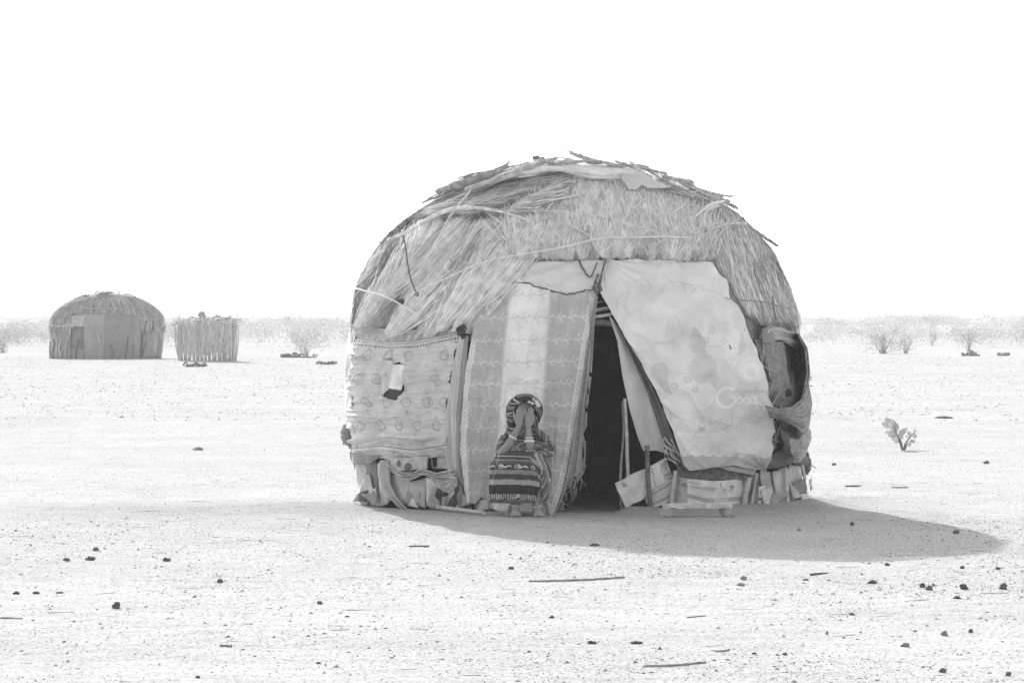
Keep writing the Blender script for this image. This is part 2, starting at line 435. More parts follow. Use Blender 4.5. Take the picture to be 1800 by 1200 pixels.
# inner shell: wall mats and the underside of the roof, with the doorway cut out
th = np.linspace(-math.pi, math.pi, 361)
zz = np.r_[np.linspace(0, ZW, 50), ZW + HZ * np.sin(np.linspace(0.03, math.pi / 2, 40))]
TH, ZZ = np.meshgrid(th, zz[::-1])
P = surf(TH, ZZ, -0.03 * np.ones_like(TH))
F = grid_faces(len(zz), len(th))
cen = P.reshape(-1, 3)[F].mean(1)
cx, cy = project(cen)
keep = ~(inpoly(cx, cy, DOOR) & (cen[:, 1] < 0))
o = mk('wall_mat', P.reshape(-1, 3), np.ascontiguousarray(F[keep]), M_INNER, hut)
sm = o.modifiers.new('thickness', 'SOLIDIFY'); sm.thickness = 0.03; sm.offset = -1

def panel(name, L, Rt, T, B, nu, nv, off, material, pat=0.5, thick=0.006, parent=None, smooth=True, fn=hit, crop=None):
    """a cloth or board that follows the hut: four edges in photo pixels, laid on the wall at its true depth"""
    L, Rt, T, B = rs(L, nv), rs(Rt, nv), rs(T, nu), rs(B, nu)
    u = np.linspace(0, 1, nu)[None, :, None]; v = np.linspace(0, 1, nv)[:, None, None]
    C = (1 - v) * T[None] + v * B[None] + (1 - u) * L[:, None] + u * Rt[:, None] - ((1 - u) * (1 - v) * T[0] + u * (1 - v) * T[-1] + (1 - u) * v * B[0] + u * v * B[-1])
    px, py = C[..., 0], C[..., 1]
    U = np.broadcast_to(u[..., 0], px.shape); Vv = np.broadcast_to(v[..., 0], px.shape)
    of = off(px, py, U, Vv) if callable(off) else np.full(px.shape, off)
    P = fn(px, py, of)
    col = pat(px, py, U, Vv) if callable(pat) else np.full(px.shape, pat)
    F = grid_faces(nv, nu)
    if crop is not None:
        k = crop(px, py, U, Vv).ravel()
        F = F[~k[F].any(1)]
    o = mk(name, P.reshape(-1, 3), np.ascontiguousarray(F), material, parent or hut, col.ravel(), smooth)
    if thick:
        s = o.modifiers.new('thickness', 'SOLIDIFY'); s.thickness = thick; s.offset = -1
    return o
def quad(name, q, off, material, tone, n=(10, 14), wr=0.012, seed=0, thick=0.008, parent=None, pat=None):
    """quad: corners TL, TR, BR, BL in photo pixels, each edge a little uneven"""
    g = np.random.default_rng(seed)
    tl, tr, br, bl = [np.array(p, float) for p in q]
    def edge(a, b, k):
        t = np.linspace(0, 1, k)[:, None]
        p = a + (b - a) * t; nrm = np.array((-(b - a)[1], (b - a)[0])); 
        j = np.cumsum(g.normal(size=k)); j -= np.linspace(j[0], j[-1], k); j *= 0.010
        return p + nrm * j[:, None]
    h = len(edge(tl, tr, 3))
    T, Rr, B, L = edge(tl, tr, 8), edge(tr, br, 8), edge(bl, br, 8), edge(tl, bl, 8)
    def of(px, py, u, v): return off + wr * 2 * (fbm(px / 14 + seed, py / 26, seed, 2) - 0.5) + 0.006 * np.sin(u * 3.14)
    def pt(px, py, u, v):
        k = tone * (0.88 + 0.24 * fbm(px / 9 + seed * 3, py / 30, seed + 5, 2))
        return pat(px, py, u, v, k) if pat else k
    return panel(name, L, Rr, T, B, n[0], n[1], of, material, pt, thick, parent)

# ------------------------------------------------------------------ thatch
def strands(poly, n, dirf, lr, off, width, tone, seed, hem=None, curl=0.12, spread=0.16, clump=9.0, tipw=0.25, ct=1.0, tr=(0.38, 0.85), rag=16.0):
    """straw stalks as thin ribbons; tips inside poly (photo pixels), growing along dirf, lying on the dome"""
    g = np.random.default_rng(seed)
    xs = [p[0] for p in poly]; ys = [p[1] for p in poly]
    x = g.uniform(min(xs), max(xs), n * 4); y = g.uniform(min(ys), max(ys), n * 4)
    k = inpoly(x, y, poly); x, y = x[k][:n], y[k][:n]
    if hem is not None:
        hp = rs(hem, max(20, n // 4)); hp = hp + np.stack([g.normal(size=len(hp)) * 1.0, np.abs(g.normal(size=len(hp))) * -3 + rag * (fbm(hp[:, 0] / 11, hp[:, 1] / 40, seed, 2) - 0.35)], 1)
        x = np.r_[x, hp[:, 0]]; y = np.r_[y, hp[:, 1]]
    n = len(x)
    dx, dy = dirf(x, y); dn = np.hypot(dx, dy); cc = (x * dy - y * dx) / dn; al = (x * dx + y * dy) / dn
    a = np.arctan2(dy, dx) + g.normal(size=n) * spread
    cl = fbm(cc / clump + 0.5 * fbm(al / 40, cc / 40, seed + 8, 2), al / (clump * 8), seed + 3, 2)          # bundles of stalks
    a = a + (cl - 0.5) * 0.35 * ct
    ln = g.uniform(lr[0], lr[1], n)
    K = 6; s = np.linspace(0, 1, K)
    cur = g.normal(size=n) * curl * ln
    PX = x[:, None] - np.cos(a)[:, None] * ln[:, None] * (1 - s) - np.sin(a)[:, None] * cur[:, None] * 4 * s * (1 - s)
    PY = y[:, None] - np.sin(a)[:, None] * ln[:, None] * (1 - s) + np.cos(a)[:, None] * cur[:, None] * 4 * s * (1 - s)
    lay = g.random(n)
    O = (0.012 + off * (0.35 + 0.65 * lay))[:, None] * (0.55 + 0.45 * s) + (cl[:, None] - 0.5) * off * 1.7 + 0.004
    P = hit(PX, PY, np.maximum(O, 0.012), True)
    Nn = normal(P)
    T = np.gradient(P, axis=1)
    Wd = np.cross(T, Nn + g.normal(size=(n, 1, 3)) * 0.35); Wd /= np.linalg.norm(Wd, axis=2)[..., None] + 1e-9
    w = (width * (0.6 + 0.8 * g.random(n)))[:, None, None] * (1 - (1 - tipw) * s ** 2)[None, :, None] * 0.5
    V = np.stack([P - Wd * w, P + Wd * w], 2).reshape(-1, 3)
    base = (np.arange(n) * K * 2)[:, None]; j = (np.arange(K - 1) * 2)[None]
    F = np.stack([base + j, base + j + 1, base + j + 3, base + j + 2], -1).reshape(-1, 4)
    tn = tone * (tr[0] + tr[1] * g.random(n)) * (1 + ct * (-0.70 + 1.25 * np.clip(0.5 + (cl - 0.5) * 2.0, 0, 1)))
    return V, F, np.repeat(tn, K * 2)
def layer(name, specs):
    Vs, Fs, Cs, k = [], [], [], 0
    for sp in specs:
        V, F, C = sp; Vs.append(V); Fs.append(F + k); Cs.append(C); k += len(V)
    return mk(name, np.vstack(Vs), np.vstack(Fs), M_STRAW, hut, np.concatenate(Cs), smooth=False)
def back_strands(n, seed):
    g = np.random.default_rng(seed)
    th0 = R(78) + g.random(n) * R(204); t = g.random(n)
    ph = np.arcsin(np.clip(t, 0, 0.995)); K = 6; s = np.linspace(0, 1, K)
    dl = g.uniform(0.15, 0.32, n); tw = g.normal(size=n) * 0.12
    PH = np.maximum(ph[:, None] + dl[:, None] * (1 - s) - 0.08, -0.05); TH = th0[:, None] + tw[:, None] * s / np.maximum(np.cos(np.minimum(PH, 1.45)), 0.2)
    PH = np.minimum(PH, 1.5)
    zz = ZW + HZ * np.sin(PH)
    P = surf(TH, zz, (0.02 + 0.06 * g.random(n))[:, None] * (0.6 + 0.4 * s) * (1 - .7 * np.clip(t, 0, 1)[:, None] ** 3))
    Nn = normal(P); T = np.gradient(P, axis=1)
    Wd = np.cross(T, Nn + g.normal(size=(n, 1, 3)) * 0.3); Wd /= np.linalg.norm(Wd, axis=2)[..., None] + 1e-9
    w = (0.011 * (0.6 + 0.8 * g.random(n)))[:, None, None] * (1 - 0.7 * s ** 2)[None, :, None] * 0.5
    V = np.stack([P - Wd * w, P + Wd * w], 2).reshape(-1, 3)
    base = (np.arange(n) * K * 2)[:, None]; j = (np.arange(K - 1) * 2)[None]
    F = np.stack([base + j, base + j + 1, base + j + 3, base + j + 2], -1).reshape(-1, 4)
    return V, F, np.repeat(0.36 * (0.6 + 0.6 * g.random(n)), K * 2)
# matted straw bed under the stalks, toned dark to paint shade in the gaps
ths = np.linspace(-math.pi, math.pi, 241); phs = np.linspace(-0.03, math.pi / 2, 60)
TH, PH = np.meshgrid(ths, phs[::-1]); ZB = ZW + HZ * np.sin(PH)
P = surf(TH, ZB, 0.022 + 0.02 * (fbm(TH * 9, PH * 4, 41, 3) - 0.3))
Fb = grid_faces(len(phs), len(ths)); cenb = P.reshape(-1, 3)[Fb].mean(1); bx, by = project(cenb)
CL = [(830, 600), (905, 466), (1245, 466), (1300, 560), (1330, 620)]          # no straw where the front cloths hang
kb = ~(inpoly(bx, by, CL) & (cenb[:, 1] < 0))
o = mk('thatch_bed', P.reshape(-1, 3), np.ascontiguousarray(Fb[kb]), M_STRAW, hut, 0.20 + 0.12 * (fbm(TH * 30, PH * 5, 43, 2).ravel() - 0.5))
def cst(dx, dy): return lambda x, y: (np.full_like(x, dx), np.full_like(x, dy))
layer('back_thatch', [back_strands(9000, 70)])
polyC = [(609, 572), (612, 545), (626, 500), (655, 440), (690, 412), (740, 400), (770, 470), (745, 560), (692, 580), (640, 574)]
layer('left_thatch', [strands(polyC, 9000, lambda x, y: (-0.28 - 0.25 * (720 - x) / 110, 1.0 + 0 * x), (50, 110), 0.075, 0.0068, 0.86, 71, hem=[(608, 572), (640, 574), (692, 580)], clump=9, spread=0.08, curl=0.06)])
polyB = [(735, 402), (800, 392), (900, 395), (955, 385), (935, 460), (905, 470), (872, 540), (832, 584), (790, 580), (740, 594), (690, 578), (705, 500)]
layer('front_left_thatch', [strands(polyB, 15000, lambda x, y: (-0.62 + 0.1 * np.sin(x / 40), 1.0 + 0 * x), (60, 130), 0.085, 0.0066, 1.0, 72, hem=[(694, 582), (740, 596), (790, 582), (832, 584), (872, 540), (905, 472)], clump=10, spread=0.09, curl=0.06)])
polyD = [(722, 400), (760, 350), (800, 318), (900, 300), (970, 305), (950, 385), (900, 392), (820, 392)]
layer('upper_left_thatch', [strands(polyD, 7500, cst(-1.0, 0.62), (35, 75), 0.20, 0.0066, 0.60, 73, hem=[(730, 398), (820, 394), (900, 396), (945, 388)], clump=9, spread=0.10, curl=0.06)])
polyA = [(905, 325), (960, 308), (1060, 304), (1150, 330), (1205, 345), (1238, 400), (1245, 462), (1180, 464), (1040, 463), (905, 465), (900, 420), (925, 385)]
def dirA(x, y):
    d = (x - 958) / 150.0; e = (x - 1062) / 120.0
    f = np.where(x < 1010, np.clip(d * 1.2, -0.9, 0.9), np.clip(e * 0.8, -0.5, 0.55))
    return f * sstep(470, 330, y) , 1.0 + 0 * x
layer('front_thatch', [strands(polyA, 14000, dirA, (45, 105), 0.12, 0.0072, 1.08, 74, hem=[(903, 466), (1040, 465), (1140, 466), (1200, 468), (1245, 466)], curl=0.09, spread=0.20, clump=11, ct=0.7, tr=(0.62, 0.5), rag=5.0),
                       strands(polyA, 4200, cst(0.1, 1.0), (60, 120), 0.15, 0.0062, 0.95, 75, curl=0.10, spread=0.42, clump=14, ct=0.25, tr=(0.75, 0.3))])
polyE = [(1205, 345), (1250, 345), (1292, 362), (1325, 398), (1356, 440), (1378, 490), (1395, 570), (1376, 576), (1330, 570), (1298, 545), (1262, 490), (1240, 440)]
layer('right_thatch', [strands(polyE, 12000, lambda x, y: (0.42 + 0.1 * np.sin(y / 30), 1.0 + 0 * x), (50, 110), 0.06, 0.0066, 0.66, 76, hem=[(1300, 550), (1335, 574), (1376, 578), (1396, 572)], clump=9, spread=0.08, curl=0.06)])
# ------------------------------------------------------------------ cloths on the front
def ring(x, y, cx, cy, r, w): return np.abs(np.hypot(x - cx, y - cy) - r) < w
def folds(u, v, n, amp, ph=0.0): return amp * np.sin(n * u * 6.283 + ph + 1.3 * np.sin(3.1 * v + ph))

def pat_kanga(px, py, u, v):
    top = np.interp(px, [612, 640, 690, 740, 815], [586, 597, 603, 601, 585])
    bot = np.interp(px, [612, 640, 680, 740, 800], [792, 790, 786, 793, 784])
    t = 0.63 + 0 * px
    dd = py - top
    scroll = np.abs(np.sin((px + 3 * np.sin(py / 2.2)) / 4.2)) > 0.93
    t = np.where(dd < 0, np.where(scroll & (dd > -13) & (dd < -3), 0.60, 0.40), t)
    for a, b, c in ((0, 1.6, 0.80), (1.6, 3.2, 0.22), (3.2, 5.0, 0.75)): t = np.where((dd >= a) & (dd < b), c, t)
    t = np.where((dd >= 6) & (dd < 10) & (np.mod(px, 4.2) < 2.2), 0.20, t)
    body = (dd > 10) & (py < bot - 28)
    dots = (np.mod(px + py * 0.5, 3.6) < 1.5) & (np.mod(py, 3.6) < 1.7)
    t = np.where((dd > 10) & (py < bot - 4) & dots, 0.66, t)
    qx = px + 9 * (fbm(px / 45, py / 45, 51, 2) - .5); qy = py + 12 * (fbm(px / 50, py / 35, 52, 2) - .5)
    row = np.floor((qy - 604) / 41.0); ox = np.where(np.mod(row, 2) == 0, 0, 16.0)
    mx = np.mod(qx - 618 + ox, 32.0) - 16; my = np.mod(qy - 604, 41.0) - 20.5
    big = vnoise(np.floor((qx - 618 + ox) / 32.0) * 7.3, row * 5.1, 4) > 0.14
    dia = (np.abs(mx) / 13.5 + np.abs(my) / 19.0 < 1) & body & big
    t = np.where(dia, 0.47, t)
    rr = np.hypot(mx * 1.1, my * 0.86); an = np.arctan2(my, mx)
    t = np.where(dia & (rr < 11.5), 0.47, t)
    t = np.where(dia & (np.abs(rr - 11 - 0.6 * np.cos(an * 8)) < 0.9), 0.68, t)
    t = np.where(dia & (np.abs(rr - 7.5) < 2.0) & (np.cos(an * 8) > 0.1), 0.42, t)
    t = np.where(dia & (np.abs(rr - 7.5) < 2.9) & (np.abs(np.abs(rr - 7.5) - 2.3) < 0.6) & (np.cos(an * 8) > -0.2), 0.70, t)
    t = np.where(dia & (np.abs(rr - 3) < 0.8), 0.70, t)
    e = py - bot
    t = np.where((e > -26) & (e < -23), 0.66, t)
    t = np.where((e > -22) & (e < -6) & dots, 0.30, t)
    t = np.where((e > -4) & (e < -2), 0.25, t); t = np.where((e > 0) & (e < 1.5), 0.75, t)
    t = np.where(e > 2, np.where(np.abs(np.hypot(np.mod(px, 18) - 9, (py - bot - 12)) - 6) < 0.8, 0.62, 0.50), t)
    t = 0.5 + (t - 0.5) * (0.45 + 0.75 * fbm(px / 35, py / 30, 53, 2))                  # worn and faded in places
    return t * (0.90 + 0.20 * fbm(px / 40, py / 40, 3, 2))
def kanga_off(px, py, u, v):
    w = 0.05 + 0.028 * np.sin(v * 3.14) + 0.042 * (fbm(px / 42, py / 22, 13, 3) - 0.5) * 2 + 0.034 * ridge(px / 60, py / 17, 113) + 0.016 * ridge(px / 22, py / 14, 114)
    w += 0.035 * np.exp(-((py - np.interp(px, [620, 660, 700, 760, 810], [728, 731, 733, 722, 710])) / 4) ** 2) * (px < 730)
    w += 0.035 * np.exp(-((py - np.interp(px, [620, 660, 700, 800], [778, 770, 765, 772])) / 6) ** 2)
    dx, dy = px - 708, py - 668
    w += 0.025 * np.exp(-((np.hypot(dx / 30, dy / 52) - 0.9) / 0.16) ** 2) * sstep(40, -30, dy)
    return w
HOLE = [(703, 640), (712, 636), (726, 640), (720, 680), (714, 704), (702, 700), (690, 694), (696, 670)]
kang = panel('patterned_cloth', [(636, 572), (634, 650), (630, 720), (630, 798)], [(818, 578), (806, 640), (797, 720), (800, 800)],
      [(636, 572), (700, 580), (770, 580), (818, 578)], [(630, 798), (645, 801), (690, 805), (740, 806), (800, 800)],
      300, 330, kanga_off, M_CLOTH, pat_kanga, crop=lambda px, py, u, v: inpoly(px, py, HOLE))
tag(kang, 'grey cloth printed with flower medallions, torn open in the middle')
quad('patch', [(706, 640), (728, 641), (720, 686), (695, 681)], 0.098, M_CARD, 0.75, wr=0.004, seed=3)
quad('dark_patch', [(692, 678), (719, 682), (715, 708), (688, 698)], 0.092, M_CLOTH, 0.07, wr=0.006, seed=4)
panel('cloth_flap', [(690, 640), (683, 660), (688, 690)], [(706, 634), (704, 655), (700, 684)], [(690, 640), (698, 632), (706, 634)], [(688, 690), (694, 692), (700, 684)], 16, 20,
      lambda px, py, u, v: 0.09 + 0.03 * np.sin(u * 3.14), M_CLOTH, pat_kanga)
quad('torn_tip', [(700, 702), (716, 704), (708, 716), (703, 714)], 0.075, M_CLOTH, 0.5, wr=0.01, seed=6)
# the same cloth where it turns round to the sunny side, and plain cloths round the back
def side(name, a0, a1, z0, z1, off, tone, seed, m=None):
    t_ = np.linspace(R(a0), R(a1), 60); z_ = np.linspace(z1, z0, 40)
    TH, Z = np.meshgrid(t_, z_)
    Pp = surf(TH, Z, off + 0.03 * (fbm(TH * 6, Z * 3, seed, 3) - 0.5) * 2)
    F = grid_faces(40, 60)
    if a1 < a0: F = F[:, ::-1]
    o = mk(name, Pp.reshape(-1, 3), np.ascontiguousarray(F), m or M_CLOTH, hut, tone * (0.85 + 0.3 * fbm(TH * 5, Z * 4, seed + 1, 2).ravel()))
    s = o.modifiers.new('thickness', 'SOLIDIFY'); s.thickness = 0.006; s.offset = -1
    return o
yy_, zz_ = np.meshgrid(np.linspace(0.95, -0.46, 40), np.linspace(1.57, 0.50, 60))
xo_ = HX - 1.985 - 0.085 * sstep(-0.45, 0.2, yy_) - 0.05 * np.sin((1.57 - zz_) / 1.07 * 3.14) - 0.03 * (fbm(yy_ * 3, zz_ * 5, 57, 3) - .3)
sd = mk('side_cloth', np.stack([xo_, yy_, zz_], -1).reshape(-1, 3), grid_faces(60, 40), M_CLOTH, hut, 0.66 * (0.9 + 0.2 * fbm(yy_ * 6, zz_ * 5, 58, 2).ravel()))
sd.modifiers.new('thickness', 'SOLIDIFY').thickness = 0.006
side('side_cloth', -150, -104, 0.52, 1.56, 0.055, 0.55, 5)
side('side_cloth', -205, -128, 0.4, 1.56, 0.05, 0.35, 6)
side('side_cloth', 75, 158, 0.35, 1.56, 0.03, 0.3, 7)
side('wall_cardboard', -205, -70, 0.0, 0.56, 0.02, 0.4, 8, M_CARD)
side('wall_cardboard', 82, 158, 0.0, 0.45, 0.01, 0.4, 9, M_CARD)

def vine(px, py, x0, y0, P=19.5, Q=38.0, slope=-0.02):
    yy = py - slope * (px - x0)
    row = np.floor((yy - y0) / Q); b = np.mod(yy - y0, Q) - Q * 0.5
    a = np.mod(px - x0 + row * 7, P)
    wob = 1.6 * np.sin(a / P * 6.283)
    d = np.abs(b - wob)
    d = np.minimum(d, segd(a, b, [(5, 1), (8, -5), (11, -10)]))
    d = np.minimum(d, segd(a, b, [(12, -1), (10, 3), (12, 7), (14, 8)]))
    d = np.minimum(d, segd(a, b, [(14, 0), (16, -4), (18, -3)]))
    return d
cL = [(884, 494), (858, 530), (836, 590), (826, 680), (821, 790), (828, 882)]
cR = [(1047, 512), (1034, 590), (1020, 680), (1006, 780), (990, 860), (976, 903)]
def pat_curtain(px, py, u, v):
    l = np.interp(py, [480, 600, 700, 900], [906, 893, 886, 872]); r = np.interp(py, [480, 600, 700, 900], [973, 962, 958, 950])
    c = sstep(l - 5, l + 5, px) * (1 - sstep(r - 5, r + 5, px))
    t = 0.50 + 0.33 * c
    t = np.where((px < l) & (py < 620), t - 0.02, t)
    d = vine(px, py, 826 + (py - 600) * -0.03, 505)
    k = np.clip(1.25 - d / 0.8, 0, 1)
    t = t * (1 - k) + k * (0.74 * (1 - c) + 0.58 * c)
    le = np.interp(py, [494, 530, 590, 680, 790, 882], [884, 858, 836, 826, 821, 828]); re = np.interp(py, [512, 590, 680, 780, 860, 903], [1047, 1034, 1020, 1006, 990, 976])
    for e, sg, on in ((le, 1, py > 600), (re, -1, py > 520)):
        q = (px - e) * sg
        lace = (q > 0.5) & (q < 9) & on
        my = np.mod(py, 8.0) - 4; rr = np.hypot(q - 4.6, my)
        t = np.where(lace, 0.50, t)
        t = np.where(lace & ((np.abs(rr - 3.1) < 0.8) | (rr < 0.9) | (q > 8) | (q < 1.4)), 0.80, t)
    return t * (0.92 + 0.16 * fbm(px / 30, py / 60, 8, 3))
def curtain_off(px, py, u, v):
    return 0.055 + 0.035 * v + folds(u, v, 2.5, 0.022) * (0.3 + v) + 0.022 * (fbm(px / 22, py / 60, 21, 3) - 0.5) * 2 + 0.022 * ridge(px / 18, py / 90, 121) + 0.010 * ridge(px / 30, py / 16, 122) + 0.03 * np.exp(-((u - 0.9) / 0.1) ** 2) * v
cut = lambda px, py, u, v: (py > 866 + 22 * fbm(px / 9, px * 0 + 2, 33, 2)) & (px < 866)
o = panel('embroidered_curtain', cL, cR, [(884, 494), (930, 500), (960, 509), (1000, 518), (1047, 512)], [(828, 888), (850, 890), (880, 900), (930, 905), (976, 903)],
      240, 440, curtain_off, M_CLOTH, pat_curtain, crop=cut)
tag(o, 'embroidered grey curtain with a pale middle stripe, left of the doorway')
panel('top_cloth', [(878, 470), (880, 485), (884, 498)], [(1064, 462), (1056, 488), (1047, 515)], [(878, 462), (950, 460), (1064, 460)], [(884, 498), (930, 502), (960, 512), (1000, 521), (1047, 515)],
      90, 36, lambda px, py, u, v: 0.062 + folds(u * 0.7 + v * 0.4, v, 4, 0.008) + 0.01 * (fbm(px / 18 - py / 9, py / 9, 22, 2) - 0.5), M_CLOTH,
      lambda px, py, u, v: 0.72 * (0.94 + 0.12 * fbm(px / 20, py / 8, 4, 2)))
mb = MB()
seam = [(884, 497), (905, 501), (930, 503), (945, 509), (962, 513), (985, 520), (1000, 521), (1030, 516), (1046, 513)]
mb.tube(hit(*crs(seam, 60).T, 0.075) + rng.normal(size=(60, 3)) * 0.004, 0.006, 0.12, 6, rough=0.3)
mb.build('seam', M_ROPE, hut)
mb = MB()
for pl in ([(1018, 467), (1024, 480), (1035, 494), (1041, 488), (1048, 470)], [(1050, 490), (1044, 505), (1046, 518), (1052, 512), (1058, 480), (1064, 463)], [(1040, 510), (1050, 520), (1054, 508)], [(1044, 500), (1056, 514), (1048, 522)]):
    mb.tube(hit(*crs(pl, 24).T, 0.095), [0.009, 0.006], 0.14, 6, rough=0.3)
mb.build('knot', M_ROPE, hut)
tag(panel('curtain_edge', cR, [(1050, 512), (1043, 570), (1038, 660), (1031, 720), (1028, 800), (1026, 828), (1006, 862), (992, 897)], [(1047, 512), (1050, 512)], [(976, 903), (985, 900), (992, 897)],
      40, 220, lambda px, py, u, v: 0.085 + 0.02 * np.sin(u * 14) * (0.4 + v) + 0.012 * (fbm(px / 5, py / 30, 24, 2) - 0.5), M_CLOTH,
      lambda px, py, u, v: 0.40 * (0.75 + 0.5 * fbm(px / 5, py / 40, 25, 2)) + 0.12 * (np.mod(py + px * 0.4, 13) < 0.9),
      crop=lambda px, py, u, v: ((py > 815 + 40 * fbm(px / 6, px * 0, 26, 2)) & (u > 0.55)) | ((u > 0.8) & (fbm(px / 4, py / 14, 27, 2) > 0.62)) | ((u > 0.35) & (py > 855) & (fbm(px / 3, py / 12, 28, 1) > 0.5))), 'frayed folded edge of the curtain')
mb = MB()
for i in range(26):
    x0 = rng.uniform(985, 1030); y0 = np.interp(x0, [985, 1005, 1030], [880, 850, 815]) + rng.normal() * 8
    p = [(x0, y0), (x0 + rng.normal() * 3, y0 + 10), (x0 + rng.normal() * 6, y0 + rng.uniform(14, 30))]
    mb.tube(hit(*crs(p, 6).T, 0.08), [0.004, 0.002], 0.4, 4)
mb.build('frayed_thread', M_ROPE, hut)['kind'] = 'stuff'

# narrow hanging drape between the printed cloth and the curtain
panel('drape', [(816, 590), (806, 640), (795, 720), (796, 800), (806, 850), (812, 868)], [(832, 590), (829, 640), (825, 720), (824, 800), (828, 860), (832, 890)], [(816, 590), (832, 590)], [(812, 868), (832, 890)],
      40, 130, lambda px, py, u, v: 0.085 + 0.028 * np.sin(u * 9 + 2 * v) * (0.3 + v) + 0.01 * (fbm(px / 5, py / 40, 29, 2) - 0.5), M_CLOTH,
      lambda px, py, u, v: np.where(u < 0.5, 0.55, 0.30) * (0.8 + 0.4 * fbm(px / 3, py / 60, 30, 2)) + 0.12 * (np.abs(u - 0.28) < 0.035))
V, F = lump(hit(822, 581, 0.08)[0], 0.045, 0.04, 0.065, 5, 0.9, 22, 30, 4.0); MB().add(V, F, 0.07).build('drape_knot', M_ROPE, hut)

